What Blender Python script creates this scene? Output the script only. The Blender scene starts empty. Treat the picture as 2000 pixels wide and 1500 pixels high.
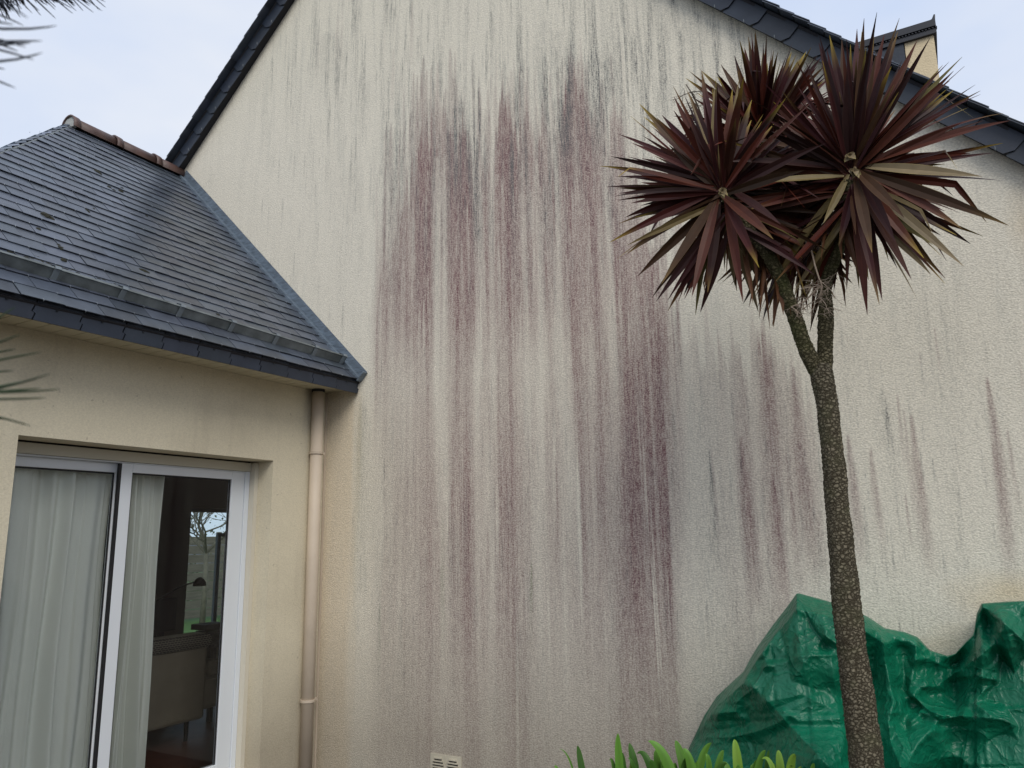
import bpy, bmesh, math, random
import numpy as np
from math import sin, cos, radians, pi, atan2, sqrt, exp
from mathutils import Vector, Matrix, noise
random.seed(11); RNG = np.random.default_rng(5)
SC = bpy.context.scene; COL = SC.collection
EYE = 1.75
# ------------------------------------------------------------------ camera
YAW, PITCH, ROLL, FPX = radians(29.3), radians(11.2), radians(-0.9), 1500.0
_F = Vector((-sin(YAW)*cos(PITCH), cos(YAW)*cos(PITCH), sin(PITCH)))
_R = Vector((cos(YAW), sin(YAW), 0)); _U = _R.cross(_F)
CR = _R*cos(ROLL) + _U*sin(ROLL); CU = _U*cos(ROLL) - _R*sin(ROLL); CF = _F
CAM = Vector((0, 0, EYE))
cd = bpy.data.cameras.new("camera"); cam = bpy.data.objects.new("camera", cd); COL.objects.link(cam)
cam.matrix_world = Matrix(((CR.x, CU.x, -CF.x, 0), (CR.y, CU.y, -CF.y, 0), (CR.z, CU.z, -CF.z, EYE), (0, 0, 0, 1)))
cd.sensor_width = 36; cd.lens = 36*FPX/2000; cd.clip_start = 0.02; cd.clip_end = 2000
cd.dof.use_dof = True; cd.dof.focus_distance = 4.6; cd.dof.aperture_fstop = 11
SC.camera = cam
def ray(px, py): return CF*FPX + CR*(px-1000) - CU*(py-750)
def atY(px, py, y):
    r = ray(px, py); return CAM + r*(y/r.y)
def atX(px, py, x):
    r = ray(px, py); return CAM + r*(x/r.x)
def atD(px, py, d):
    return CAM + ray(px, py).normalized()*d
# ------------------------------------------------------------------ world, sun, exposure
SUN_EL, SUN_AZ = radians(43), radians(-43)     # azimuth of the sun seen from the scene: -y side, a little to +x
w = bpy.data.worlds.new("World"); SC.world = w; w.use_nodes = True
nt = w.node_tree; nt.nodes.clear()
def N(t, typ, **kw):
    n = t.nodes.new(typ)
    for k, v in kw.items():
        if hasattr(n, k): setattr(n, k, v)
        else: n.inputs[k].default_value = v
    return n
out = N(nt, 'ShaderNodeOutputWorld'); bg = N(nt, 'ShaderNodeBackground')
sky = N(nt, 'ShaderNodeTexSky', sky_type='NISHITA'); sky.sun_disc = False
sky.sun_elevation = SUN_EL; sky.sun_rotation = pi - 0.75; sky.dust_density = 4; sky.air_density = 1.2
skm = N(nt, 'ShaderNodeVectorMath', operation='SCALE'); skm.inputs['Scale'].default_value = 0.1
tc = N(nt, 'ShaderNodeTexCoord')
mp = N(nt, 'ShaderNodeMapping'); mp.inputs['Scale'].default_value = (1, 1, 2.2)
nz = N(nt, 'ShaderNodeTexNoise'); nz.inputs['Scale'].default_value = 2.6; nz.inputs['Detail'].default_value = 4
rp = N(nt, 'ShaderNodeValToRGB')
rp.color_ramp.elements[0].position = .35; rp.color_ramp.elements[0].color = (.68, .79, 1.01, 1)
rp.color_ramp.elements[1].position = .68; rp.color_ramp.elements[1].color = (.90, .94, 1.02, 1)
mx = N(nt, 'ShaderNodeMixRGB'); mx.inputs['Fac'].default_value = .88
L = nt.links.new
L(tc.outputs['Generated'], mp.inputs['Vector']); L(mp.outputs['Vector'], nz.inputs['Vector']); L(nz.outputs['Fac'], rp.inputs['Fac'])
L(sky.outputs['Color'], skm.inputs[0]); L(skm.outputs['Vector'], mx.inputs['Color1']); L(rp.outputs['Color'], mx.inputs['Color2'])
L(mx.outputs['Color'], bg.inputs['Color']); L(bg.outputs['Background'], out.inputs['Surface'])
bg.inputs['Strength'].default_value = 1.0
sd = bpy.data.lights.new("sun", 'SUN'); sd.energy = 1.75; sd.angle = radians(35); sd.color = (1, .95, .86)
so = bpy.data.objects.new("sun", sd); COL.objects.link(so); so.location = (3, -8, 12)
sdir = Vector((sin(-SUN_AZ)*cos(SUN_EL), -cos(SUN_AZ)*cos(SUN_EL), sin(SUN_EL)))
so.rotation_euler = sdir.to_track_quat('Z', 'Y').to_euler()
SC.view_settings.view_transform = 'Standard'; SC.view_settings.look = 'None'
SC.view_settings.exposure = 0; SC.view_settings.gamma = 1
SC.cycles.max_bounces = 8; SC.cycles.use_denoising = True
# ------------------------------------------------------------------ helpers
def tag(o, label=None, cat=None, group=None, kind=None):
    if label: o['label'] = label
    if cat: o['category'] = cat
    if group: o['group'] = group
    if kind: o['kind'] = kind
    return o
def empty(name, loc, label=None, cat=None, group=None):
    o = bpy.data.objects.new(name, None); COL.objects.link(o); o.location = loc; o.empty_display_size = .2
    return tag(o, label, cat, group)
class MB:
    def __init__(s): s.v = []; s.f = []; s.c = []
    def add(s, vs, fs, c=None):
        b = len(s.v); s.v += [tuple(v) for v in vs]; s.f += [tuple(i+b for i in f) for f in fs]
        s.c += [c if c else (1, 1, 1, 1)]*len(vs)
    def box(s, a, b, c=None):
        (x0, y0, z0), (x1, y1, z1) = a, b
        s.add([(x0,y0,z0),(x1,y0,z0),(x1,y1,z0),(x0,y1,z0),(x0,y0,z1),(x1,y0,z1),(x1,y1,z1),(x0,y1,z1)],
              [(0,3,2,1),(4,5,6,7),(0,1,5,4),(1,2,6,5),(2,3,7,6),(3,0,4,7)], c)
    def prism(s, poly, ext, c=None):          # poly: list of 3D points (convex, planar); ext: extrusion vector
        n = len(poly); e = Vector(ext)
        vs = [Vector(p) for p in poly] + [Vector(p)+e for p in poly]
        fs = [tuple(range(n))[::-1], tuple(range(n, 2*n))] + [(i, (i+1) % n, n+(i+1) % n, n+i) for i in range(n)]
        s.add(vs, fs, c)
    def tube(s, pts, rad, n=8, cap=True, c=None):
        pts = [Vector(p) for p in pts]
        if not hasattr(rad, '__len__'): rad = [rad]*len(pts)
        up = Vector((0, 0, 1)); vs = []; ref = None
        for i, p in enumerate(pts):
            t = (pts[min(i+1, len(pts)-1)] - pts[max(i-1, 0)]).normalized()
            if ref is None:
                ref = t.cross(up)
                if ref.length < .05: ref = t.cross(Vector((1, 0, 0)))
            ref = (ref - t*ref.dot(t)).normalized(); q = t.cross(ref)
            for k in range(n):
                a = 2*pi*k/n; vs.append(p + (ref*cos(a) + q*sin(a))*rad[i])
        fs = [(i*n+k, i*n+(k+1) % n, (i+1)*n+(k+1) % n, (i+1)*n+k) for i in range(len(pts)-1) for k in range(n)]
        if cap: fs += [tuple(range(n))[::-1], tuple(range((len(pts)-1)*n, len(pts)*n))]
        s.add(vs, fs, c)
    def build(s, name, mat, parent=None, smooth=False, col=False, bevel=0):
        me = bpy.data.meshes.new(name); me.from_pydata(s.v, [], s.f); me.update()
        if col:
            a = me.color_attributes.new('tint', 'FLOAT_COLOR', 'POINT')
            a.data.foreach_set('color', np.array(s.c, dtype=np.float32).ravel())
        me.materials.append(mat)
        if smooth: me.polygons.foreach_set('use_smooth', [True]*len(me.polygons))
        o = bpy.data.objects.new(name, me); COL.objects.link(o)
        if parent: o.parent = parent; o.matrix_parent_inverse = pmi(parent)
        if bevel:
            bm = o.modifiers.new('bevel', 'BEVEL'); bm.width = bevel; bm.segments = 2; bm.limit_method = 'ANGLE'
        return o
def pmi(p):                                  # inverse of the parent's world translation (parents are unrotated)
    return Matrix.Translation(-p.location)   # every location here is a world location
def grid_mesh(name, P, mat, parent=None, smooth=True, attr=None, closed=False):
    nu, nv = P.shape[:2]
    me = bpy.data.meshes.new(name)
    idx = np.arange(nu*nv).reshape(nu, nv)
    q = np.stack([idx[:-1, :-1], idx[1:, :-1], idx[1:, 1:], idx[:-1, 1:]], -1).reshape(-1, 4)
    me.vertices.add(nu*nv); me.vertices.foreach_set('co', P.reshape(-1).astype(np.float32))
    me.loops.add(q.size); me.loops.foreach_set('vertex_index', q.ravel().astype(np.int32))
    me.polygons.add(len(q)); me.polygons.foreach_set('loop_start', np.arange(0, q.size, 4, dtype=np.int32))
    me.polygons.foreach_set('loop_total', np.full(len(q), 4, dtype=np.int32))
    me.update(calc_edges=True); me.validate()
    if attr is not None:
        a = me.color_attributes.new('stain', 'FLOAT_COLOR', 'POINT'); a.data.foreach_set('color', attr.reshape(-1).astype(np.float32))
    if smooth: me.polygons.foreach_set('use_smooth', [True]*len(me.polygons))
    me.materials.append(mat)
    o = bpy.data.objects.new(name, me); COL.objects.link(o)
    if parent: o.parent = parent; o.matrix_parent_inverse = pmi(parent)
    return o
# ---- materials
def mat(name, col=(.5, .5, .5), rough=.6, metal=0, spec=.5, bump=0, bscale=50, var=0, vscale=5, tint=False, stretch=(1, 1, 1), detail=3):
    m = bpy.data.materials.new(name); m.use_nodes = True; t = m.node_tree; b = t.nodes['Principled BSDF']
    b.inputs['Roughness'].default_value = rough; b.inputs['Metallic'].default_value = metal
    b.inputs['Specular IOR Level'].default_value = spec
    lk = t.links.new
    tc = N(t, 'ShaderNodeTexCoord'); mp = N(t, 'ShaderNodeMapping'); mp.inputs['Scale'].default_value = stretch
    lk(tc.outputs['Object'], mp.inputs['Vector'])
    base = N(t, 'ShaderNodeRGB'); base.outputs[0].default_value = (*col, 1); src = base.outputs[0]
    if tint:
        at = N(t, 'ShaderNodeAttribute', attribute_name='tint'); mm = N(t, 'ShaderNodeMixRGB', blend_type='MULTIPLY'); mm.inputs['Fac'].default_value = 1
        lk(src, mm.inputs['Color1']); lk(at.outputs['Color'], mm.inputs['Color2']); src = mm.outputs['Color']
    if var:
        n1 = N(t, 'ShaderNodeTexNoise'); n1.inputs['Scale'].default_value = vscale; n1.inputs['Detail'].default_value = 5
        lk(mp.outputs['Vector'], n1.inputs['Vector'])
        mr = N(t, 'ShaderNodeMapRange'); mr.inputs['From Min'].default_value = .3; mr.inputs['From Max'].default_value = .7
        mr.inputs['To Min'].default_value = 1-var; mr.inputs['To Max'].default_value = 1+var
        lk(n1.outputs['Fac'], mr.inputs['Value'])
        vm = N(t, 'ShaderNodeVectorMath', operation='SCALE'); lk(src, vm.inputs[0]); lk(mr.outputs['Result'], vm.inputs['Scale']); src = vm.outputs['Vector']
    lk(src, b.inputs['Base Color'])
    if bump:
        n2 = N(t, 'ShaderNodeTexNoise'); n2.inputs['Scale'].default_value = bscale; n2.inputs['Detail'].default_value = detail
        lk(mp.outputs['Vector'], n2.inputs['Vector'])
        bp = N(t, 'ShaderNodeBump'); bp.inputs['Strength'].default_value = bump; bp.inputs['Distance'].default_value = .01
        lk(n2.outputs['Fac'], bp.inputs['Height']); lk(bp.outputs['Normal'], b.inputs['Normal'])
    return m
M = {}
M['slate'] = mat('slate', (.062, .076, .100), .35, spec=.55, bump=.12, bscale=60, var=.18, vscale=9, tint=True)
M['slate_fascia'] = mat('fascia_slate', (.025, .033, .049), .42, spec=.4, bump=.08, bscale=60, var=.15, vscale=8, tint=True)
M['roof_core'] = mat('roof_core', (.02, .02, .025), .8)
M['steel'] = mat('hook_steel', (.42, .43, .45), .45, metal=.9)
M['zinc'] = mat('zinc', (.19, .215, .22), .5, metal=.35, var=.35, vscale=9)
M['bracket'] = mat('bracket_zinc', (.24, .28, .31), .45, metal=.35)
M['zinc_light'] = mat('zinc_flashing', (.15, .19, .235), .5, metal=.3, var=.35, vscale=16, stretch=(1, 1, 4))
M['tile'] = mat('ridge_tile', (.085, .047, .040), .5, var=.25, vscale=8, bump=.15, bscale=40)
M['mortar'] = mat('mortar', (.38, .39, .38), .9, bump=.4, bscale=40)
M['pvc'] = mat('pvc_sand', (.54, .455, .36), .6, var=.06, vscale=4)
M['soffit'] = mat('soffit_board', (.55, .51, .38), .6)
M['alu'] = mat('white_aluminium', (.72, .76, .80), .35, spec=.5)
M['box'] = mat('shutter_box', (.50, .47, .38), .5)
M['alu_cream'] = mat('cream_aluminium', (.62, .58, .48), .45)
M['rubber'] = mat('rubber_seal', (.01, .01, .012), .6)
M['room'] = mat('room_paint', (.20, .165, .15), .9)
M['floor'] = mat('terracotta_floor', (.18, .07, .045), .5, var=.2)
M['soil'] = mat('soil', (.055, .042, .03), .95, bump=.8, bscale=25, var=.4, vscale=8)
M['moss'] = mat('moss', (.022, .022, .013), .95, bump=.8, bscale=120)
M['wood_fence'] = mat('fence_wood', (.16, .135, .10), .9, var=.25, vscale=6, stretch=(1, .3, 4))
M['dark_alu'] = mat('grey_aluminium', (.04, .055, .07), .5)
M['lamp_black'] = mat('lamp_black', (.012, .011, .011), .5)
M['fabric'] = mat('beige_fabric', (.30, .255, .19), .95, bump=.2, bscale=200, var=.1)
M['book'] = mat('book_cover', (.06, .055, .06), .7)
M['vent'] = mat('vent_plastic', (.52, .48, .38), .6, var=.08)
M['yellow_render'] = mat('yellow_render', (.70, .58, .38), .9, bump=.4, bscale=90, var=.08, vscale=5)
M['black'] = mat('dark_void', (.012, .011, .01), .9)
# glass
def glass(name, tintc=(.93, .96, .95), rough=0.0):
    m = bpy.data.materials.new(name); m.use_nodes = True; t = m.node_tree; t.nodes.clear(); lk = t.links.new
    o = N(t, 'ShaderNodeOutputMaterial'); tr = N(t, 'ShaderNodeBsdfTransparent'); tr.inputs['Color'].default_value = (*tintc, 1)
    gl = N(t, 'ShaderNodeBsdfGlossy'); gl.inputs['Roughness'].default_value = rough; fr = N(t, 'ShaderNodeFresnel'); fr.inputs['IOR'].default_value = 1.28
    mxs = N(t, 'ShaderNodeMixShader'); lk(fr.outputs[0], mxs.inputs[0]); lk(tr.outputs[0], mxs.inputs[1]); lk(gl.outputs[0], mxs.inputs[2]); lk(mxs.outputs[0], o.inputs['Surface'])
    return m
M['glass'] = glass('window_glass', (.97, .98, .975)); M['glass_blue'] = glass('tinted_glass', (.86, .94, .97))
# sheer curtain
m = bpy.data.materials.new('sheer_curtain'); m.use_nodes = True; t = m.node_tree; t.nodes.clear(); lk = t.links.new
o = N(t, 'ShaderNodeOutputMaterial'); df = N(t, 'ShaderNodeBsdfDiffuse'); df.inputs['Color'].default_value = (.95, .96, .88, 1)
tl = N(t, 'ShaderNodeBsdfTranslucent'); tl.inputs['Color'].default_value = (.8, .82, .8, 1); tp = N(t, 'ShaderNodeBsdfTransparent')
m1 = N(t, 'ShaderNodeMixShader'); m1.inputs[0].default_value = .12; m2 = N(t, 'ShaderNodeMixShader')
wv = N(t, 'ShaderNodeTexNoise'); wv.inputs['Scale'].default_value = 260; tcc = N(t, 'ShaderNodeTexCoord'); lk(tcc.outputs['Object'], wv.inputs['Vector'])
mr = N(t, 'ShaderNodeMapRange'); mr.inputs['To Min'].default_value = .02; mr.inputs['To Max'].default_value = .16; lk(wv.outputs['Fac'], mr.inputs['Value'])
lk(df.outputs[0], m1.inputs[1]); lk(tl.outputs[0], m1.inputs[2]); lk(mr.outputs['Result'], m2.inputs[0]); lk(m1.outputs[0], m2.inputs[1]); lk(tp.outputs[0], m2.inputs[2]); lk(m2.outputs[0], o.inputs['Surface'])
M['curtain'] = m
# rendered (roughcast) walls
def wall_mat(name, base, stained, grain=1.0, gscale=92):
    m = bpy.data.materials.new(name); m.use_nodes = True; t = m.node_tree; b = t.nodes['Principled BSDF']; lk = t.links.new
    b.inputs['Roughness'].default_value = .92; b.inputs['Specular IOR Level'].default_value = .15
    tc = N(t, 'ShaderNodeTexCoord'); mp = N(t, 'ShaderNodeMapping'); mp.inputs['Scale'].default_value = (1, 1, 1.45)
    lk(tc.outputs['Object'], mp.inputs['Vector'])
    gr = N(t, 'ShaderNodeTexNoise'); gr.inputs['Scale'].default_value = gscale; gr.inputs['Detail'].default_value = 3; gr.inputs['Roughness'].default_value = .6
    lk(mp.outputs['Vector'], gr.inputs['Vector'])
    big = N(t, 'ShaderNodeTexNoise'); big.inputs['Scale'].default_value = 1.1; big.inputs['Detail'].default_value = 5; lk(tc.outputs['Object'], big.inputs['Vector'])
    c0 = N(t, 'ShaderNodeRGB'); c0.outputs[0].default_value = (*base, 1); src = c0.outputs[0]
    def mixc(src, colr, fac):
        x = N(t, 'ShaderNodeMixRGB'); x.inputs['Color2'].default_value = (*colr, 1); lk(src, x.inputs['Color1'])
        if isinstance(fac, float): x.inputs['Fac'].default_value = fac
        else: lk(fac, x.inputs['Fac'])
        return x.outputs['Color']
    def math(op, a, bb, clamp=False):
        x = N(t, 'ShaderNodeMath', operation=op); x.use_clamp = clamp
        for i, q in enumerate((a, bb)):
            if isinstance(q, (int, float)): x.inputs[i].default_value = q
            else: lk(q, x.inputs[i])
        return x.outputs[0]
    def mrange(a, f0, f1, t0, t1):
        x = N(t, 'ShaderNodeMapRange'); lk(a, x.inputs['Value'])
        for k, q in (('From Min', f0), ('From Max', f1), ('To Min', t0), ('To Max', t1)): x.inputs[k].default_value = q
        return x.outputs['Result']
    if stained:
        at = N(t, 'ShaderNodeAttribute', attribute_name='stain'); sp = N(t, 'ShaderNodeSeparateColor'); lk(at.outputs['Color'], sp.inputs['Color'])
        # stretched fine noise: the stain clings to the grain and runs downward
        mv = N(t, 'ShaderNodeMapping'); mv.inputs['Scale'].default_value = (1, 1, .11); lk(tc.outputs['Object'], mv.inputs['Vector'])
        sn = N(t, 'ShaderNodeTexNoise'); sn.inputs['Scale'].default_value = 95; sn.inputs['Detail'].default_value = 3; lk(mv.outputs['Vector'], sn.inputs['Vector'])
        sn2 = N(t, 'ShaderNodeTexNoise'); sn2.inputs['Scale'].default_value = 22; sn2.inputs['Detail'].default_value = 4; lk(mv.outputs['Vector'], sn2.inputs['Vector'])
        src = mixc(src, (.66, .55, .39), sp.outputs['Blue'])
        grain = mrange(gr.outputs['Fac'], .36, .62, 1.12, .74)
        rf = math('MULTIPLY', sp.outputs['Red'], math('MULTIPLY', mrange(sn.outputs['Fac'], .35, .65, .78, 1.15), grain), True)
        src = mixc(src, (.200, .099, .106), rf)
        gf = math('MULTIPLY', sp.outputs['Green'], math('MULTIPLY', mrange(sn.outputs['Fac'], .38, .64, .45, 1.4), mrange(gr.outputs['Fac'], .38, .60, 1.25, .65)), True)
        src = mixc(src, (.145, .152, .150), gf)
        # faint all-over vertical greying with the large noise
        ff = math('MULTIPLY', mrange(sn2.outputs['Fac'], .5, .75, 0, .18), mrange(big.outputs['Fac'], .4, .65, .2, 1))
        src = mixc(src, (.28, .31, .29), ff)
        src = mixc(src, (.10, .15, .07), math('MULTIPLY', at.outputs['Alpha'], mrange(gr.outputs['Fac'], .4, .6, 1.1, .5), True))
        sz = N(t, 'ShaderNodeSeparateXYZ'); lk(tc.outputs['Object'], sz.inputs[0])
        foot_tone = math('MULTIPLY', mrange(math('ADD', sz.outputs['Z'], math('MULTIPLY', big.outputs['Fac'], -.6)), .0, .95, .50, 0), 1.0, True)  # darker brown tone, growing towards the foot of the wall
        src = mixc(src, (.20, .17, .13), foot_tone)
    else:
        src = mixc(src, (base[0]*.62, base[1]*.60, base[2]*.58), mrange(big.outputs['Fac'], .48, .75, 0, .45))
        mv = N(t, 'ShaderNodeMapping'); mv.inputs['Scale'].default_value = (1, 1, .12); lk(tc.outputs['Object'], mv.inputs['Vector'])
        sn = N(t, 'ShaderNodeTexNoise'); sn.inputs['Scale'].default_value = 14; sn.inputs['Detail'].default_value = 5; lk(mv.outputs['Vector'], sn.inputs['Vector'])
        src = mixc(src, (.34, .29, .22), math('MULTIPLY', mrange(sn.outputs['Fac'], .55, .80, 0, .22), mrange(big.outputs['Fac'], .4, .6, .3, 1)))
        sz = N(t, 'ShaderNodeSeparateXYZ'); lk(tc.outputs['Object'], sz.inputs[0])
        src = mixc(src, (.24, .20, .15), math('MULTIPLY', mrange(math('ADD', sz.outputs['Z'], math('MULTIPLY', big.outputs['Fac'], -.8)), -.1, .7, .55, 0), 1.0, True))
        fk = N(t, 'ShaderNodeTexNoise'); fk.inputs['Scale'].default_value = 34; fk.inputs['Detail'].default_value = 2; lk(tc.outputs['Object'], fk.inputs['Vector'])
        src = mixc(src, (.26, .22, .16), mrange(fk.outputs['Fac'], .70, .78, 0, .45))
    v = N(t, 'ShaderNodeVectorMath', operation='SCALE'); lk(src, v.inputs[0]); lk(mrange(gr.outputs['Fac'], .3, .7, 1-.2*grain_v, 1+.16*grain_v), v.inputs['Scale'])
    lk(v.outputs['Vector'], b.inputs['Base Color'])
    bp = N(t, 'ShaderNodeBump'); bp.inputs['Strength'].default_value = .75*grain_v; bp.inputs['Distance'].default_value = .006
    lk(gr.outputs['Fac'], bp.inputs['Height']); lk(bp.outputs['Normal'], b.inputs['Normal'])
    return m
grain_v = 1.0; M['gable'] = wall_mat('stained_render', (.745, .70, .59), True)
grain_v = .5; M['ext_wall'] = wall_mat('sand_render', (.67, .61, .465), False, gscale=90)
# ------------------------------------------------------------------ ground
gm = MB(); gm.add([(-400, -400, 0), (400, -400, 0), (400, 400, 0), (-400, 400, 0)], [(0, 1, 2, 3)])
tag(gm.build('ground', M['soil']), kind='structure')
lm = bpy.data.materials.new('lawn'); M['lawn'] = mat('lawn_green', (.06, .13, .025), .9, bump=.6, bscale=60, var=.4, vscale=14)
gm = MB(); gm.add([(-60, -30, .004), (-8.75, -30, .004), (-8.75, 60, .004), (-60, 60, .004)], [(0, 1, 2, 3)])
tag(gm.build('lawn', M['lawn']), kind='structure')
# ------------------------------------------------------------------ main house
YG = 4.6                                     # plane of the gable wall
AX, AZ = -3.69, 1.324*4.6 + EYE              # apex of the wall
SL, SRt = 0.945, 0.997                       # tangents of the two roof slopes
def topz(x): return AZ - (AX-x)*SL if x < AX else AZ - (x-AX)*SRt
house = empty('gable_house', (AX, YG, 0), 'tall house whose pale roughcast gable wall is streaked with dark red and grey stains', 'house')
XL, XR = -9.3, 1.6
# stain maps over the wall
NX, NZ = 1500, 250
xs = np.linspace(-7.0, XR, NX)
tz = np.array([topz(x) for x in xs])
zb = np.where(xs < -4.32, 2.68, 0.0)
vv = np.linspace(0, 1, NZ)
ZZ = zb[:, None] + (tz - zb)[:, None]*vv[None, :]; XX = np.repeat(xs[:, None], NZ, 1)
red = np.zeros((NX, NZ)); grey = np.zeros((NX, NZ)); tan = np.zeros((NX, NZ)); green = np.zeros((NX, NZ)); clean = np.zeros((NX, NZ))
def streak(arr, px, pt, pb, wpx, a, fade=1.0, taper=.35, px2=None):
    p1 = atY(px, pt, YG); p2 = atY(px, pb, YG)
    x0 = p1.x; z1, z0 = p1.z, p2.z
    wd = wpx*(p1-CAM).dot(CF)/FPX*1.12
    i0 = max(0, np.searchsorted(xs, x0-2.2*wd-.03)); i1 = min(NX, np.searchsorted(xs, x0+2.2*wd+.03))
    if i1 <= i0 or z1-z0 < .01: return
    X = XX[i0:i1]; Z = ZZ[i0:i1]; t = (z1-Z)/(z1-z0)
    g = .18+.82*np.clip((z1-Z)/taper, 0, 1)**.8
    ph = x0*37.7
    d = (X - x0 - .012*np.sin(Z*2.1+ph)*np.clip(z1-Z, 0, 1))/(wd*.5*g)
    prof = np.exp(-np.abs(d)**2.6*.75)
    al = np.clip(t/.02, 0, 1)*np.clip(1-t, 0, 1)**fade*(t < 1)*(t > 0)
    s = a*prof*al; arr[i0:i1] = 1-(1-arr[i0:i1])*(1-np.clip(s, 0, 1))
env = [(728, 400), (742, 330), (775, 235), (800, 205), (850, 170), (880, 160), (940, 190), (1000, 175), (1050, 215), (1130, 150), (1190, 165), (1230, 250), (1300, 400), (1340, 430)]
ex, ey = zip(*env); envf = lambda x: float(np.interp(x, ex, ey))
rnd = random.Random(3)
# 1-D and stretched 2-D value noise (sharp across, slow down the wall)
def n1(x, sc, seed, zrow=None, zs=1.0):
    g = np.random.default_rng(seed); T = g.random((64, 4096)); u = x/sc+700; i = np.floor(u).astype(int); f = u-i; f = f*f*(3-2*f)
    if zrow is None: return T[0, i]*(1-f)+T[0, i+1]*f
    v = zrow/zs+8; j = np.floor(v).astype(int); h = v-j; h = h*h*(3-2*h)
    return (T[j, i]*(1-f)+T[j, i+1]*f)*(1-h)+(T[j+1, i]*(1-f)+T[j+1, i+1]*f)*h
XW = XX+.006*np.sin(ZZ*1.7+XX*9)
def ridge(seed, sc, zs=1.6): return (.45*n1(XW, sc, seed, ZZ, zs)+.30*n1(XW, sc*.45, seed+1, ZZ, zs)+.25*n1(XW, sc*.2, seed+2, ZZ, zs*.6))
# darkness of the runs read off along four level lines of the wall: (pixel height, [(pixel x, strength)...])
PROF = [
 (430, [(715,0),(735,.10),(745,.30),(765,.30),(790,.42),(805,.30),(822,.55),(840,.58),(852,.15),(862,.12),(872,.42),(905,.58),(925,.55),(940,.35),(950,.45),(962,.18),(975,.48),(990,.60),(1008,.50),(1020,.28),(1040,.32),(1050,.08),(1058,.45),(1072,.35),(1086,.08),(1098,.45),(1112,.62),(1125,.45),(1135,.38),(1150,.35),(1160,.55),(1172,.45),(1180,.10),(1190,.22),(1205,.50),(1218,.30),(1235,.25),(1250,.22),(1268,.35),(1285,.20),(1310,.08),(1340,0)]),
 (560, [(722,0),(738,.30),(752,.38),(768,.22),(790,.42),(812,.38),(830,.58),(845,.50),(856,.15),(868,.15),(880,.45),(900,.60),(925,.58),(945,.40),(965,.38),(985,.55),(1005,.58),(1025,.50),(1045,.38),(1055,.12),(1068,.38),(1082,.22),(1092,.18),(1105,.62),(1125,.60),(1140,.42),(1155,.40),(1168,.58),(1180,.15),(1190,.20),(1205,.60),(1222,.55),(1240,.38),(1255,.55),(1275,.62),(1290,.40),(1305,.38),(1320,.10),(1345,.10),(1372,.12),(1400,.30),(1415,.10),(1435,.28),(1452,.08),(1478,.20),(1492,.48),(1510,.38),(1530,.12),(1560,.03),(1640,0)]),
 (700, [(722,0),(740,.20),(758,.20),(780,.15),(810,.20),(838,.30),(856,.10),(872,.18),(892,.38),(905,.40),(925,.18),(950,.14),(975,.28),(990,.38),(1010,.32),(1035,.14),(1060,.12),(1078,.30),(1092,.08),(1110,.25),(1126,.58),(1142,.45),(1156,.22),(1170,.50),(1182,.35),(1192,.12),(1206,.42),(1222,.66),(1245,.60),(1262,.58),(1280,.72),(1296,.62),(1308,.30),(1325,.12),(1350,.12),(1372,.18),(1388,.10),(1408,.28),(1420,.10),(1442,.30),(1456,.15),(1475,.22),(1492,.50),(1506,.36),(1525,.12),(1545,.20),(1562,.22),(1585,.05),(1650,.02)]),
 (950, [(715,0),(745,.10),(770,.20),(800,.24),(828,.34),(848,.42),(858,.12),(870,.10),(884,.40),(900,.42),(912,.58),(922,.35),(940,.24),(962,.22),(976,.48),(998,.58),(1014,.42),(1026,.16),(1052,.12),(1072,.30),(1086,.34),(1096,.12),(1122,.12),(1134,.52),(1148,.45),(1158,.28),(1168,.60),(1178,.55),(1188,.16),(1200,.32),(1216,.60),(1232,.70),(1248,.56),(1264,.52),(1282,.72),(1300,.74),(1308,.35),(1322,.30),(1338,.10),(1372,.06),(1410,.16),(1430,.10),(1445,.30),(1465,.42),(1480,.20),(1500,.30),(1518,.42),(1535,.25),(1560,.36),(1575,.25),(1595,.20),(1615,.04),(1680,.02)]),
 (1200, [(715,0),(750,.12),(800,.20),(830,.30),(850,.36),(866,.12),(884,.30),(900,.36),(915,.50),(930,.28),(960,.16),(980,.40),(1005,.50),(1020,.28),(1050,.12),(1082,.24),(1100,.10),(1135,.32),(1155,.30),(1178,.36),(1195,.18),(1222,.50),(1240,.56),(1260,.40),(1285,.48),(1308,.58),(1318,.25),(1340,.06),(1400,.05),(1460,.22),(1478,.14),(1525,.20),(1545,.10),(1610,.02)]),
 (1400, [(715,0),(750,.12),(840,.24),(870,.14),(900,.26),(920,.30),(960,.12),(990,.28),(1010,.34),(1040,.14),(1090,.12),(1150,.16),(1185,.16),(1225,.34),(1250,.28),(1290,.34),(1315,.36),(1335,.08),(1400,.03)])]
rows_ = []
for (py, lst) in PROF:
    wx = [atY(px, py, YG) for px, _ in lst]; rows_.append((wx[len(wx)//2].z, np.interp(xs, [w_.x for w_ in wx], [v for _, v in lst])))
RZ = np.array([q[0] for q in rows_]); RV = np.stack([q[1] for q in rows_])         # descending heights
prof_ = np.zeros_like(XX)
for i in range(len(RZ)-1):
    t_ = np.clip((RZ[i]-ZZ)/(RZ[i]-RZ[i+1]), 0, 1); m_ = (ZZ <= RZ[i]) & (ZZ > RZ[i+1]); v_ = RV[i][:, None]*(1-t_)+RV[i+1][:, None]*t_; prof_ = np.where(m_, v_, prof_)
prof_ = np.where(ZZ > RZ[0], RV[0][:, None], prof_); prof_ = np.where(ZZ <= RZ[-1], RV[-1][:, None]*np.clip(ZZ/.25, .3, 1), prof_)
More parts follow.
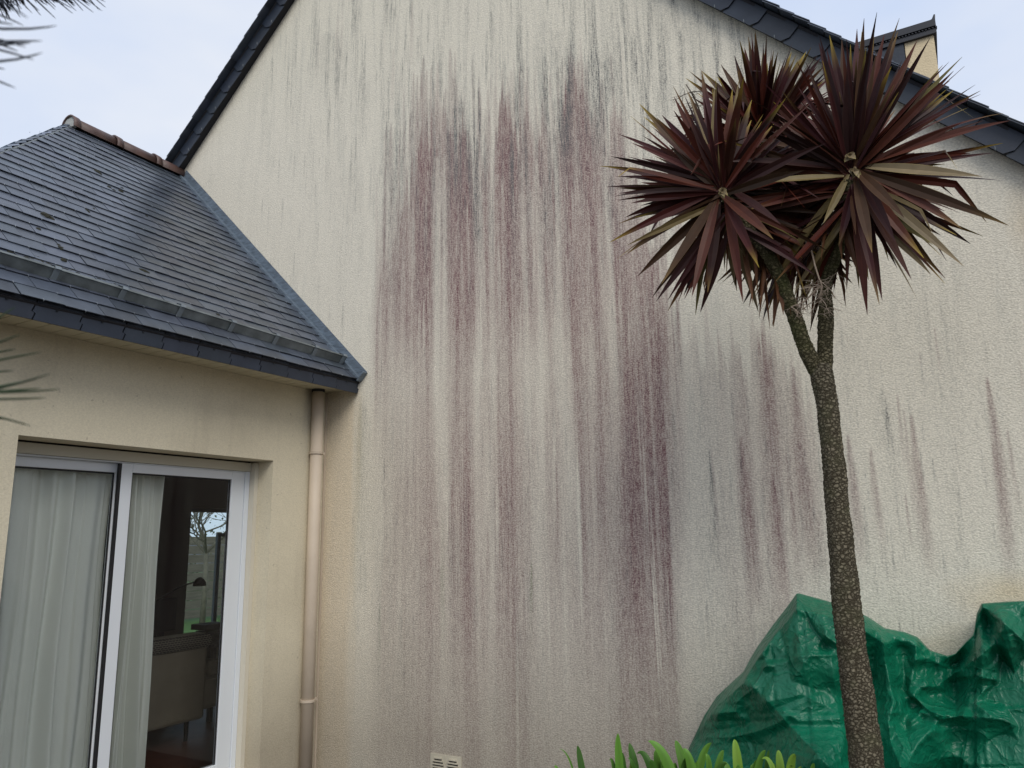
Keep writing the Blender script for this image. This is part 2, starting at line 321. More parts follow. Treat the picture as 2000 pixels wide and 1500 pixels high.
# ragged tips: a run survives upward only where its own noise is high
ez = np.array([atY(px, py, YG).z for px, py in env]); exw = np.array([atY(px, py, YG).x for px, py in env]); top_ = np.interp(xs, exw, ez)[:, None]
top2 = np.interp(xs, [atY(1320, 500, YG).x, atY(1350, 470, YG).x, atY(1500, 470, YG).x, atY(1560, 640, YG).x, atY(1640, 800, YG).x], [0, .0, .0, -.75, -1.3])[:, None]
top_ = top_+(n1(XW, .30, 181, ZZ*0, 1)-.5)*.75+(n1(XW, .09, 183, ZZ*0, 1)-.5)*.45
depth_ = (top_+top2-ZZ)                                          # metres below the ragged upper limit
sN = .55*ridge(101, .075)+.45*ridge(151, .026, 1.1); sN = (sN-.25)/.5
th_ = .98-np.clip(depth_/.95, -1, 1)*.95
red = np.clip(prof_*1.30*np.clip((sN-th_)/.16, 0, 1)*(.50+1.0*ridge(131, .032)), 0, 1)
red *= np.where(depth_ > -.3, 1, 0)
# overall veil of the thickest part, torn by its own fine runs
vz = np.clip((ZZ-atY(1000, 690, YG).z)/.5, 0, 1)*np.clip((depth_-.25)/.5, 0, 1); vx = np.clip((XX-atY(738, 500, YG).x)/.05, 0, 1)*np.clip((atY(1300, 500, YG).x-XX)/.12, 0, 1)
red = 1-(1-red)*(1-.20*vz*vx*np.clip((ridge(161, .05)-.22)/.3, 0, 1.2))
for i in range(330):
    x = rnd.uniform(735, 1325); y0 = envf(x)+rnd.uniform(-80, 260); streak(red, x, y0, y0+rnd.uniform(90, 330), rnd.choice([4, 5, 6, 8, 10]), rnd.uniform(.12, .42), fade=.8, taper=.3)
for i in range(260):
    x = rnd.uniform(745, 1325); y0 = rnd.uniform(560, 1150); streak(red, x, y0, min(1480, y0+rnd.uniform(120, 480)), rnd.choice([4, 6, 8, 12]), rnd.uniform(.06, .22), fade=.7, taper=.5)
# strong named runs (pixel x of the tip, top, bottom, width, strength)
for a in [(828,215,560,16,.5),(885,150,520,12,.55),(905,250,640,34,.4),(936,165,420,9,.4),(990,180,560,20,.55),(1055,262,700,20,.6),(1045,130,330,9,.4),
          (1111,250,620,18,.6),(1130,118,330,9,.55),(1140,170,520,16,.45),(1172,172,430,10,.55),(1150,330,700,18,.5),(805,0,130,9,.55),(769,92,230,7,.5),
          (752,30,120,6,.2),(660,30,135,11,.42),(668,50,130,8,.35),(622,60,150,10,.28),(670,0,90,7,.3),(808,180,300,8,.35),(1205,385,640,14,.6),(1215,80,220,8,.25),
          (1105,450,820,26,.55),(1190,420,800,22,.45),(1225,520,1000,40,.75),(1262,560,1330,46,.60),(1236,640,1290,30,.55),(1205,600,900,22,.45),
          (1285,600,1360,34,.42),(1145,620,1220,22,.50),(1124,660,1120,18,.6),(1165,840,1220,16,.55),(1172,700,1010,12,.35),(1078,660,1160,26,.36),
          (985,620,1360,52,.48),(970,700,1200,30,.25),(893,740,1330,38,.50),(905,860,1180,26,.40),(845,740,1280,44,.40),(820,860,1300,60,.22),(780,700,1250,40,.18),
          (760,600,800,26,.20),(1030,760,1340,40,.20),(940,900,1420,60,.20),(1120,1080,1420,60,.16),(1250,1120,1470,70,.30),(1020,1150,1450,60,.16),(870,1180,1440,90,.22),
          (1405,560,940,40,.30),(1440,540,900,24,.24),(1350,560,860,20,.18),(1378,600,900,14,.16),(1485,560,900,36,.50),(1497,700,1080,34,.32),(1470,600,840,20,.26),
          (1447,850,1190,20,.70),(1463,960,1200,26,.45),(1508,930,1230,24,.62),(1520,1000,1190,16,.45),(1549,715,1120,20,.55),(1560,860,1140,26,.38),(1545,960,1160,16,.45),
          (1583,930,1120,22,.28),(1390,880,1100,7,.40),(1656,850,1110,20,.60),(1668,920,1120,20,.30),(1700,875,1060,18,.50),(1712,950,1090,16,.3),(1752,768,920,9,.50),(1765,800,1010,9,.40),
          (1779,808,1110,18,.60),(1795,900,1140,18,.40),(1768,965,1070,9,.60),(1927,735,1110,17,.70),(1940,860,1220,20,.45),(1967,838,1010,11,.50),(1825,640,740,8,.50),(1796,690,720,5,.4),
          (1890,350,420,8,.3),(1535,880,1000,12,.4),(1330,640,1000,22,.20),(1310,760,1400,26,.25),(1600,1000,1160,30,.2),(1990,700,800,8,.2)]:
    (streak(red, *a[:4], a[4]*(.55 if a[0] < 1330 else .95), fade=.7, taper=.5) if (a[0] < 1330 and a[1] < 360) or a[0] > 1380 and a[1] > 620 else None)
# colour of run edges: irregular clean rivulets through the mass
for i in range(170):
    x = rnd.uniform(740, 1330); y0 = rnd.uniform(330, 640); streak(clean, x, y0, y0+rnd.uniform(30, 190), rnd.choice([3, 4, 5, 7]), rnd.uniform(.25, .8))
for x, w_ in ((868, 9), (960, 10), (1048, 12), (1085, 14), (1182, 9), (1020, 9), (1245, 6), (855, 16), (935, 16)):
    streak(clean, x, 300, 1100, w_, .55, fade=.6, taper=.6)
red = np.clip(red*1.02*(1-.75*clean), 0, .88)
# fine grey runs
for i in range(2600):
    x = rnd.uniform(480, 1950); y0 = rnd.uniform(-40, 1250)
    k = exp(-((x-1000)/330)**2)*exp(-((y0-260)/190)**2) + .5*exp(-((x-700)/190)**2)*exp(-((y0-60)/110)**2) + .45*exp(-((x-1450)/220)**2)*exp(-((y0-110)/150)**2) + .10
    if y0 > 640: k = .10 if x < 1300 else .22
    if rnd.random() > k*1.25: continue
    streak(grey, x, y0, y0+rnd.uniform(18, 110), rnd.choice([3, 3, 4, 5]), rnd.uniform(.18, .62), taper=.12)
gz0 = atY(1000, 60, YG).z; gz1 = atY(1000, 330, YG).z
gd = np.exp(-((XX-atY(1000, 260, YG).x)/1.25)**2)*np.exp(-((ZZ-atY(1000, 240, YG).z)/.85)**2)*.85+.48*np.exp(-((XX-atY(700, 60, YG).x)/.9)**2)*np.exp(-((ZZ-atY(700, 60, YG).z)/.6)**2)+.45*np.exp(-((XX-atY(1400, 100, YG).x)/.7)**2)*np.exp(-((ZZ-atY(1400, 100, YG).z)/.5)**2)+.12*np.exp(-((XX-atY(1780, 700, YG).x)/.6)**2)*np.exp(-((ZZ-atY(1780, 700, YG).z)/.8)**2)+.05
fr_ = ridge(201, .030, .45); fr2 = ridge(211, .11, .8)
grey = 1-(1-grey*.8)*(1-np.clip(gd*np.clip((fr_-.42)/.22, 0, 1)*np.clip((fr2-.25)/.4, 0, 1.2), 0, .75))
for x, y0, y1, wd_, a in ((860,300,520,60,.22),(775,250,640,50,.28),(900,190,420,60,.25),(1160,100,330,60,.25),(1180,120,180,10,.5),(690,300,560,60,.12),(1060,40,170,50,.18),(1090,60,180,50,.2),(1360,20,120,60,.22),(1310,0,90,60,.18),
                      (640,60,200,90,.18),(1720,760,900,24,.25),(1728,780,1000,16,.22),(1385,878,1120,8,.7),(1425,910,1010,5,.4),(1445,870,960,6,.5),(1940,500,640,60,.10),(1780,560,900,120,.12),(1850,640,1000,140,.12),
                      (1600,820,1000,20,.2),(710,780,1300,30,.22),(742,1150,1330,8,.3),(790,1280,1380,6,.4),(870,1370,1420,5,.4),(760,820,1400,60,.14),(885,1000,1300,26,.2),(1190,900,1400,50,.15),(1400,1000,1450,90,.12)):
    streak(grey, x, y0, y1, wd_, a*(.5 if wd_ > 40 and y0 > 250 else 1), fade=.8, taper=.3)
for i in range(70):
    x = rnd.uniform(700, 1950); y0 = rnd.uniform(620, 1100); streak(grey, x, y0, 1560, rnd.uniform(50, 130), rnd.uniform(.01, .035), fade=.25, taper=1.5)
    if x < 1350: streak(red, x, y0+100, 1540, rnd.uniform(40, 100), rnd.uniform(.01, .04), fade=.35, taper=1.5)
for x, y0, y1, wd_, a in ((1038,1098,1210,7,.75),(1036,1130,1290,9,.25),(742,1180,1340,6,.35),(863,1100,1300,14,.22),(865,1000,1320,9,.18),(704,780,1300,14,.20)): streak(green, x, y0, y1, wd_, a)
# rain-sheltered strip below the eave of the extension, and bare warm patches at the right
tan += .60*np.clip((-3.93-XX+.10*(n1(XW, .05, 301, ZZ, .8)-.5))/.12, 0, 1)*np.clip((EYE+1.25-ZZ)/.25, 0, 1)
for px, py, rx, rz, a in ((1985, 1165, .28, .12, .9), (2040, 1200, .3, .2, .9), (1862, 1262, .16, .06, .6), (1900, 1250, .2, .08, .4), (2010, 430, .10, .22, .5)):
    c = atY(px, py, YG); tan = np.maximum(tan, a*np.clip(1.3-np.sqrt(((XX-c.x)/rx)**2+((ZZ-c.z)/rz)**2+.15*(1+np.sin(XX*23)*np.sin(ZZ*31))), 0, 1))
red *= 1-np.clip(tan, 0, 1)*.8; grey *= 1-np.clip(tan, 0, 1)*.7
P = np.stack([XX, np.full_like(XX, YG), ZZ], -1)
grid_mesh('gable_wall', P, M['gable'], house, smooth=False, attr=np.stack([red, grey, np.clip(tan, 0, 1), green], -1))
# other walls of the house (plain render) and the closed roof slab
hb = MB(); YB = 12.6
hb.box((XR-.25, YG+.01, 0), (XR-.001, YB, topz(XR)-.05)); hb.box((-9.0, YB-.25, 0), (XR-.26, YB, 3.0))
hb.prism([(-9.0, YB-.25, 3.0), (XR-.26, YB-.25, 3.0), (AX, YB-.25, AZ-.3)], (0, .25, 0))
hb.box((-9.25, YG+.2, 2.75), (-9.0, YB, 3.1)); hb.box((XR-.24, 4.62, 2.2), (XR-.02, 4.63, 2.3))
hb.build('wall', M['ext_wall'], house)
T_ = .10                                    # roof lies this far above the wall top, measured along the slope normal + face
def roof_side(sgn, tan_):
    ang = math.atan(tan_); u = Vector((0, 1, 0)); d = Vector((sgn*cos(ang), 0, -sin(ang))); n = Vector((sgn*sin(ang), 0, cos(ang)))
    ap = Vector((AX, 0, AZ + (.112 if sgn < 0 else .100)/cos(ang)))
    ln = (XR+.35-AX)/cos(ang) if sgn > 0 else (AX+9.6)/cos(ang)
    return ap, u, d, n, ln
def tint(r, s=.28):
    k = 1+r.uniform(-s, s); return (k*r.uniform(.97, 1.05), k, k*r.uniform(.96, 1.05), 1)
def clip_poly(poly, a, b, c):               # keep a*x+b*y<=c
    out = []
    for i in range(len(poly)):
        p, q = poly[i], poly[(i+1) % len(poly)]; dp = a*p[0]+b*p[1]-c; dq = a*q[0]+b*q[1]-c
        if dp <= 0: out.append(p)
        if dp*dq < 0: t = dp/(dp-dq); out.append((p[0]+(q[0]-p[0])*t, p[1]+(q[1]-p[1])*t))
    return out
def slates(mb, hooks, O, u, up, n, W, Lh, expo=.116, sw=.225, clips=(), row0=0, rs=1, thick=.0045, jit=.003, hook=True):
    # O origin at the eave corner, u along the eave, up the slope, n outward normal
    r = random.Random(rs); rows = int(math.ceil(Lh/expo))
    for k in range(rows):
        s0 = k*expo + r.uniform(-jit, jit)*.6; s1 = min(s0+expo*2.0, Lh+.02); off = (k % 2)*sw*.5 - sw
        x = off
        while x < W:
            a = x+.002+r.uniform(0, .0012); b = x+sw-.002-r.uniform(0, .0012)
            dy = r.uniform(-jit, jit); poly = [(max(a, 0), s0+dy), (min(b, W), s0+dy+r.uniform(-.001, .001)), (min(b, W), s1), (max(a, 0), s1)]
            x += sw
            if poly[1][0]-poly[0][0] < .01: continue
            for c in clips:
                poly = clip_poly(poly, *c)
                if len(poly) < 3: break
            if len(poly) < 3: continue
            lift = .0145+r.uniform(-.0014, .003); tl = (.015)/(expo*2)  # tail lifted, head tucked under
            wob = r.uniform(-.0012, .0012)
            def pt(q, h): return O+u*q[0]+up*q[1]+n*(lift-(q[1]-s0)*tl*2*.5+wob*(q[0]-a)/sw+h)
            m_ = len(poly); vs = [pt(q, 0) for q in poly]+[pt(q, thick) for q in poly]
            mb.add(vs, [tuple(range(m_, 2*m_))]+[(i, (i+1) % m_, m_+(i+1) % m_, m_+i) for i in range(m_)], tint(r))
            if hook and poly[0][1] < s0+.02 and b < W and a > 0:
                cx = (a+b)/2; p0 = O+u*cx+up*(s0+dy-.004)+n*(lift-.004); p1 = p0+n*(thick+.004); p2 = p1+up*.012
                mb.tube([p0, p1, p2], .0012, 4, c=(5.5, 5, 4.2, 1))
# main roof: core slab + slates
rc = MB(); sl = MB(); hk = MB()
for sgn, tn in ((-1, SL), (1, SRt)):
    ap, u, d, n, ln = roof_side(sgn, tn); y0 = 4.50; W = YB+.1-y0
    if sgn < 0: ln = (AX+6.42)/cos(math.atan(tn)) + .03
    a = ap+Vector((0, y0+.02, 0)); q = [a, a+u*W, a+u*W+d*ln, a+d*ln]; rc.prism([p+n*(-.02) for p in q], n*.018)
    O = ap+Vector((0, y0-.05, 0))+d*ln; slates(sl, hk, O, u, -d, n, min(W+.05, 5.0), ln, rs=5+sgn)
rc.build('roof_deck', M['roof_core'], house); sl.build('roof_slates', M['slate'], house, col=True)
rt = MB(); ang_ = [i*pi/10 for i in range(11)]
for k in range(20):
    y = 4.42+k*.4; rr = .10; pv = [Vector((AX+cos(a)*rr, y, AZ+.13+sin(a)*rr)) for a in ang_]; rt.add(pv+[p+Vector((0, .41, 0)) for p in pv], [(i, i+1, 12+i, 11+i) for i in range(10)])
    rt.tube([(AX, y-.0, AZ+.13), (AX, y+.05, AZ+.13)], .112, 16)
rt.build('ridge_tiles', M['tile'], house)
# rake fascia: overlapping slates on a board, face plane y = 4.52
for sgn, tn in ((-1, SL), (1, SRt)):
    fb = MB(); ang = math.atan(tn); d = Vector((sgn*cos(ang), 0, -sin(ang))); n = Vector((sgn*sin(ang), 0, cos(ang))); A0 = Vector((AX, 0, AZ))+n*(-.02 if sgn < 0 else -.032)
    ln = (AX+6.40)/cos(ang) if sgn < 0 else (XR+.3-AX)/cos(ang)
    bd = MB(); a = A0+Vector((0, 4.532, 0))+n*.022; bd.prism([a, a+n*.096, a+n*.096+d*ln, a+d*ln], (0, .066, 0)); bd.build('barge_board', M['roof_core'], house)
    r = random.Random(9+sgn); k = 0; fh = MB()
    while k*.245 < ln:
        s0 = k*.245; s1 = min(s0+.262, ln); b0 = A0+Vector((0, 4.530, 0)); y_a, y_b = -.012, .0
        # head tucked under the slate above; joints cut square with a clipped corner at the lower end
        P2 = [(s0, 0), (s1-.034, 0), (s1, .040), (s1, .128), (s0, .128)] if s1 < ln else [(s0, 0), (s1, 0), (s1, .128), (s0, .128)]
        vs = [b0+d*p+n*q+Vector((0, -.003-.011*(p-s0)/.262, 0)) for p, q in P2]; m_ = len(vs)
        vb = [v+Vector((0, .006, 0)) for v in vs]
        fb.add(vs+vb, [tuple(range(m_)), tuple(range(m_, 2*m_))[::-1]]+[(i, (i+1) % m_, m_+(i+1) % m_, m_+i) for i in range(m_)], tint(r, .12))
        hp = b0+d*(s1-.075)+n*(-.004)+Vector((0, -.012, 0)); fb.tube([hp, hp+Vector((0, -.012, 0)), hp+Vector((0, -.012, .02))], .0018, 4, c=(8, 7, 5, 1))
        k += 1
    fo = fb.build('rake_fascia', M['slate_fascia'], house, col=True)
# dormer on the right slope
YD = 5.0
def D3(px, py): return atY(px, py, YD)
dm = MB(); c1 = D3(1823, 66); zt = c1.z; xr = c1.x; xm = D3(1767, 90).x
dm.box((xm, YD, zt-1.1), (xr, YD+2.2, zt)); dorm = dm.build('dormer', M['yellow_render'], house)
dm = MB(); r = random.Random(4)
for i in range(6):
    for j in range(6):
        a = xm-.003-(i+1)*.2; z = zt-(j+1)*.16; dm.prism([(a, YD-.01-.004*(j % 2), z), (a+.197, YD-.01-.004*(j % 2), z), (a+.197, YD-.002, z+.17), (a, YD-.002, z+.17)], (0, -.006, 0), tint(r, .15))
dm.box((xm-1.2, YD+.002, zt-1.1), (xm-.003, YD+2.2, zt-.002), (.5, .5, .5, 1))
dm.build('cheek_slates', M['slate_fascia'], dorm, col=True)
dc = MB(); d0 = Vector((xm-1.1, YD-.035, zt-.022)); d1 = Vector((xr+.018, YD-.035, zt-.008))
for (dz, h, ye) in ((0, .028, .012), (.0285, .012, .02), (.041, .045, 0)):
    o1 = Vector((0, ye, dz)); dc.prism([d0+o1, d1+o1, d1+o1+Vector((0, 0, h)), d0+o1+Vector((0, 0, h))], (0, 2.3, 0))
for k in range(70):
    p = d0.lerp(d1, k/69)+Vector((0, .006, .0345)); dc.tube([p, p+Vector((0, .03, 0))], .0055, 6)
dc.tube([d1+Vector((-.03, .02, .082)), d1+Vector((-.008, .02, .092)), d1+Vector((.0, .02, .125))], [.012, .012, .005], 6)
dc.build('dormer_roof', mat('dark_metal', (.018, .02, .028), .5), dorm)
# air vent low on the gable wall
vx0, vx1 = atY(842, 1470, YG).x, atY(902, 1480, YG).x; vz = atY(842, 1470, YG).z; vm_ = MB(); vd = MB(); vw = (vx1-vx0)
vm_.box((vx0, YG-.008, vz-.13), (vx1, YG-.0005, vz))
for cx in (vx0+vw*.26, vx0+vw*.74):
    for k in range(5):
        z = vz-.028-k*.0185; hw = .17*vw*min(1, sqrt(max(.15, 1-((k-2)/2.7)**2))); vd.box((cx-hw, YG-.0125, z-.0085), (cx+hw, YG-.0082, z))
        vm_.box((cx-hw-.003, YG-.018, z), (cx+hw+.003, YG-.0085, z+.008))
vm_.box((vx0+vw*.49, YG-.011, vz-.13), (vx0+vw*.51, YG-.008, vz-.002))
vt = vm_.build('air_vent', M['vent'], house); vd.build('vent_slots', M['black'], vt)
# ------------------------------------------------------------------ extension
XE = -4.304                                 # face of the extension wall
ext = empty('extension', (XE, 3.0, 0), 'low sand-coloured extension with slate hipped roof and sliding patio door', 'extension')
oy0, oy1, oz = 2.262, 4.062, EYE+.572; YE0 = 1.45
wb = MB()
for a, b in (((XE-.25, YE0, 0), (XE, oy0, EYE+1.157)), ((XE-.25, oy1, 0), (XE, YG-.001, EYE+1.157)), ((XE-.25, oy0, oz), (XE, oy1, EYE+1.157)), ((XE-.25, oy0, 0), (XE, oy1, .12))): wb.box(a, b)
wb.build('wall', M['ext_wall'], ext)
e2 = MB(); e2.box((-8.65, YE0, 0), (XE-.26, YE0+.25, EYE+1.12)); e2.build('end_wall', M['ext_wall'], ext)
# room: floor, ceiling, walls, far window
RX = -8.4; wy0, wy1, wz0, wz1 = 6.60, 7.75, EYE-1.32, EYE+.42
rm = MB(); rm.box((RX-.25, YE0+.26, .0), (RX, wy0, 2.66)); rm.box((RX-.25, wy1, 0), (RX, 9.3, 2.66)); rm.box((RX-.25, wy0, 0), (RX, wy1, wz0)); rm.box((RX-.25, wy0, wz1), (RX, wy1, 2.66))
rm.box((RX, 9.05, 0), (-3.6, 9.3, 2.66)); rm.box((-4.56, YG+.01, 0), (-4.33, 9.04, 2.66)); rm.box((RX-.25, YE0+.26, 2.661), (-4.56, 9.3, 2.76))
rm.build('room_walls', M['room'], ext)
fl = MB(); fl.box((RX, YE0+.26, .01), (-4.56, 9.05, .13)); fl.build('room_floor', M['floor'], ext)
wf = MB(); f_ = .05
for a, b in (((RX-.18, wy0, wz0), (RX-.12, wy0+f_, wz1)), ((RX-.18, wy1-f_, wz0), (RX-.12, wy1, wz1)), ((RX-.18, wy0+f_, wz0), (RX-.12, wy1-f_, wz0+f_)), ((RX-.18, wy0+f_, wz1-f_), (RX-.12, wy1-f_, wz1))): wf.box(a, b)
fw = wf.build('garden_window', M['dark_alu'], ext)
gp = MB(); gp.box((RX-.153, wy0+f_, wz0+f_), (RX-.149, wy1-f_, wz1-f_)); gp.build('pane', M['glass_blue'], fw)
# soffit boards, fascia
ZS = EYE+1.125; ZU = EYE+1.158; sb = MB(); k = 0; y = YE0-.28
while y < YG-.01:
    y1 = min(y+.094, YG-.004); sb.box((XE-.02, y, ZU), (-3.996, y1, ZU+.012)); y += .1
sb.box((XE-.02, YE0-.28, ZU+.0125), (-3.996, YG-.004, ZU+.02)); sb.build('soffit', M['soffit'], ext)
ff = MB(); fbk = MB(); r = random.Random(21); y = 4.595; fbk.box((-3.995, YE0-.3, ZS-.0), (-3.984, YG-.004, ZS+.105))
ff.add([], [])
k = 0
while y > YE0-.3:
    y1 = y-.25; xo = -3.972
    P2 = [(y-.009, 0), (y1+.001, 0), (y1+.012, .036), (y1-.004, .044), (y1+.020, .113), (y+.011, .113), (y-.013, .044), (y+.003, .036)]
    for_v = [Vector((xo+.002-.004*(y-p)/.25+(.002 if k % 2 else 0), p, ZS-.004+q)) for p, q in P2]; m_ = len(for_v); bk = [v+Vector((-.006, 0, 0)) for v in for_v]
    ff.add(for_v+bk, [tuple(range(m_)), tuple(range(m_, 2*m_))[::-1]]+[(i, (i+1) % m_, m_+(i+1) % m_, m_+i) for i in range(m_)], tint(r, .12))
    ff.tube([Vector((xo+.004, y-.13, ZS+.07)), Vector((xo+.008, y-.142, ZS+.068))], .003, 5, c=(.2, .2, .2, 1))
    y = y1; k += 1
ff.build('eave_fascia', M['slate_fascia'], ext, col=True); fbk.build('fascia_board', M['roof_core'], ext)
# roof
A = Vector((-3.954, 0, EYE+1.215)); B = Vector((-6.346, 0, EYE+3.575)); up = (B-A).normalized(); LEN = (B-A).length; uy = Vector((0, 1, 0)); nn = Vector((-up.z, 0, up.x)).normalized()*(-1)
if nn.z < 0: nn = -nn
YR = 3.50; YC = YR-abs(A.x-B.x)             # ridge end, hip corner at the eave
rf = empty('roof', (A.x, 3, A.z)); rf.parent = ext; rf.matrix_parent_inverse = pmi(ext)
core = MB(); off = nn*(-.012)
core.prism([A+uy*YC+off, A+uy*(YG-.003)+off, B+uy*(YG-.003)+off, B+uy*YR+off], nn*(-.05))
Bw = Vector((2*B.x-A.x, 0, A.z)); n2 = Vector((-nn.x, 0, nn.z)); core.prism([Bw+uy*YC-n2*.012, Bw+uy*(9.3)-n2*.012, B+uy*9.3-n2*.012, B+uy*YR-n2*.012], n2*(-.05))
core.prism([A+uy*YC+Vector((0,0,-.02)), Bw+uy*YC+Vector((0,0,-.02)), B+uy*YR+Vector((0,0,-.02))], (0, .04, -.04))
core.build('roof_deck', M['roof_core'], rf)
s = MB(); h = MB(); W = YG-.004-YC
slates(s, h, A+uy*YC, uy, up, nn, W, LEN-.03, clips=[(-LEN/(YR-YC)*-1*-1, 1, .0)], rs=33)
s1 = s.build('slates', M['slate'], rf, col=True)
# hip end slope, seen edge-on
s = MB(); upy = Vector((0, YR-YC, B.z-A.z)).normalized(); LH = Vector((0, YR-YC, B.z-A.z)).length; ux = Vector((-1, 0, 0)); nh = Vector((0, -upy.z, upy.y)); WX = abs(Bw.x-A.x)
slates(s, None, A+uy*YC, ux, upy, nh, WX, LH, clips=[(-LH/(WX/2), 1, 0), (LH/(WX/2), 1, LH*2)], rs=34)
r = random.Random(40)
for k in range(27):
    t0 = k/27; q0 = (A+uy*YC).lerp(B+uy*YR, t0); q1 = (A+uy*YC).lerp(B+uy*YR, min(1, t0+1.35/27)); wv_ = ux*.26
    h0 = nh*(.030+r.uniform(0, .010)); h1 = nh*(.016); c_t = tint(r, .4)
    s.prism([q0+h0, q1+h1, q1+h1+wv_, q0+h0+wv_], nh*.012, tuple(3*q for q in c_t[:3])+(1,))
s.build('hip_slates', M['slate'], rf, col=True)
s = MB(); upw = (B-Bw).normalized(); slates(s, None, Bw+uy*YC, uy, upw, n2, 9.3-YC, LEN-.03, clips=[(-LEN/(YR-YC), 1, 0)], rs=35, hook=False)
s.build('back_slates', M['slate'], rf, col=True)
hz = MB(); hz.tube([A+uy*YC+Vector((.004, 0, .012)), B+uy*YR+Vector((.004, 0, .012))], .007, 6); hz.build('hip_strip', M['zinc'], rf)
# ridge tiles
tm = MB(); rz = B.z-.03
def half(y0, y1, r0, r1, zc):
    n_ = 14; a0 = [-.25+i*(pi+.5)/n_ for i in range(n_+1)]
    o_ = [Vector((B.x+cos(a)*r0, y0, zc+sin(a)*r0)) for a in a0]+[Vector((B.x+cos(a)*r1, y1, zc+sin(a)*r1)) for a in a0]
    i_ = [Vector((B.x+cos(a)*(r0-.014), y0, zc+sin(a)*(r0-.014))) for a in a0]+[Vector((B.x+cos(a)*(r1-.014), y1, zc+sin(a)*(r1-.014))) for a in a0]
    k = n_+1; tm.add(o_+i_, [(i, i+1, k+i+1, k+i) for i in range(n_)]+[(2*k+i+1, 2*k+i, 3*k+i, 3*k+i+1) for i in range(n_)]+[(i+1, i, 2*k+i, 2*k+i+1) for i in range(n_)]+[(k+i, k+i+1, 3*k+i+1, 3*k+i) for i in range(n_)])
y = 3.46
while y < YG-.02:
    y1 = min(y+.41, YG-.012); half(y+.05, y1, .088, .086, rz+.028); half(y, min(y+.06, YG-.012), .102, .098, rz+.028); y += .405
rt_ = tm.build('ridge_tile', M['tile'], rf)
rt_.data.polygons.foreach_set('use_smooth', [True]*len(rt_.data.polygons))
mo = MB(); mo.prism([Vector((B.x+cos(a)*.084, 3.472+random.uniform(-.004, .004), rz+.028+sin(a)*.084)) for a in [-.2+i*(pi+.4)/16 for i in range(17)]], (0, .03, 0)); mo.build('mortar', M['mortar'], rf)
# flashing along the gable
fm = MB(); a = A+nn*.004+uy*(YG-.055); b = B+nn*.004+uy*(YG-.055)-up*.05
for p, q, e in ((a, b, nn*.012),): fm.prism([p, p+uy*.05, q+uy*.05, q], nn*.03)
fm.prism([a+nn*.031+uy*.042, a+nn*.095+uy*.042, b+nn*.095+uy*.042, b+nn*.031+uy*.042], (0, .008, 0))
fm.prism([a-up*.01+uy*.0, a-up*.01+nn*.09, a-up*.01+nn*.09+uy*.052, a-up*.01+uy*.052], up*.012)
fm.build('flashing', M['zinc_light'], rf)
# moss on the roof
mm = MB(); r = random.Random(8)
def blob(c, ra, sq=(1, 1, .6)):
    b_ = bmesh.new(); bmesh.ops.create_icosphere(b_, subdivisions=2, radius=1)
    vs = []
    for v in b_.verts:
        k = ra*(1+.35*noise.noise(v.co*2+c*50)); q = v.co*k; vs.append(c+uy*q.x*sq[0]+up*q.y*sq[1]+nn*q.z*sq[2])
    mm.add(vs, [[v.index for v in f.verts] for f in b_.faces]); b_.free()
def onroof(px, py):
    r_ = ray(px, py); return CAM+r_*((A+nn*.012-CAM).dot(nn)/r_.dot(nn))
for px, py, ra in [(90,423,.030),(98,427,.022),(190,336,.022),(195,340,.015),(169,411,.013),(172,414,.012),(213,366,.014),(222,372,.013),(236,374,.018),(228,363,.010),(238,368,.012),(75,448,.013),(118,485,.016),(115,479,.01),(124,509,.016),(286,422,.010),(281,530,.018),(288,533,.014),(275,528,.014),(196,405,.008),(183,408,.009),(545,600,.008),(558,597,.009),(425,615,.012),(497,547,.006)]: blob(onroof(px, py), ra*1.25)
for i in range(110):
    px = r.uniform(0, 230); py = 492+px*.33+r.uniform(-14, 3); blob(onroof(px, py), r.uniform(.004, .010), (2, .8, .6))
ms = mm.build('moss', M['moss'], rf); ms['kind'] = 'stuff'
# nantaise gutter: zinc face standing on the slope, lip, brackets
gt = MB(); gb = MB()
def gpt(y, up_, out_):
    s = .285-.030*(y-2.0) ; return A+uy*y+up*(s+up_)+nn*out_
prof = [(-.014, .016), (-.006, .074), (-.012, .083), (-.002, .088), (.008, .081), (.004, .072), (-.004, .012)]
ys_ = [YC+.1, 2, 3, 4, YG-.062]
V = [gpt(y, a_, b_) for y in ys_ for a_, b_ in prof]; n_ = len(prof)
gt.add(V, [(i*n_+k, i*n_+(k+1) % n_, (i+1)*n_+(k+1) % n_, (i+1)*n_+k) for i in range(len(ys_)-1) for k in range(n_)]+[tuple(range(n_))[::-1], tuple(range((len(ys_)-1)*n_, len(ys_)*n_))])
go = gt.build('gutter', M['zinc'], ext)
for y in (1.47, 1.86, 2.255, 2.645, 3.035, 3.43, 3.815, 4.20, 4.50):
    g1 = MB(); pts = [(-.020, .012), (-.011, .076), (-.018, .086), (-.002, .095), (.013, .088), (.03, .08), (.08, .02)]
    for dy in (0,):
        v0 = [gpt(y-.016, *p) for p in pts]+[gpt(y+.016, *p) for p in pts]; q = [(i*1.0) for i in range(1)]
        k_ = len(pts); v1 = [p+nn*.004-up*.004 for p in v0]
        g1.add(v0+v1, [(i, i+1, k_+i+1, k_+i) for i in range(k_-1)]+[(2*k_+i+1, 2*k_+i, 3*k_+i, 3*k_+i+1) for i in range(k_-1)]+[(i, 2*k_+i, 2*k_+i+1, i+1) for i in range(k_-1)]+[(k_+i, k_+i+1, 3*k_+i+1, 3*k_+i) for i in range(k_-1)])
    g1.build('gutter_bracket', M['bracket'], go)
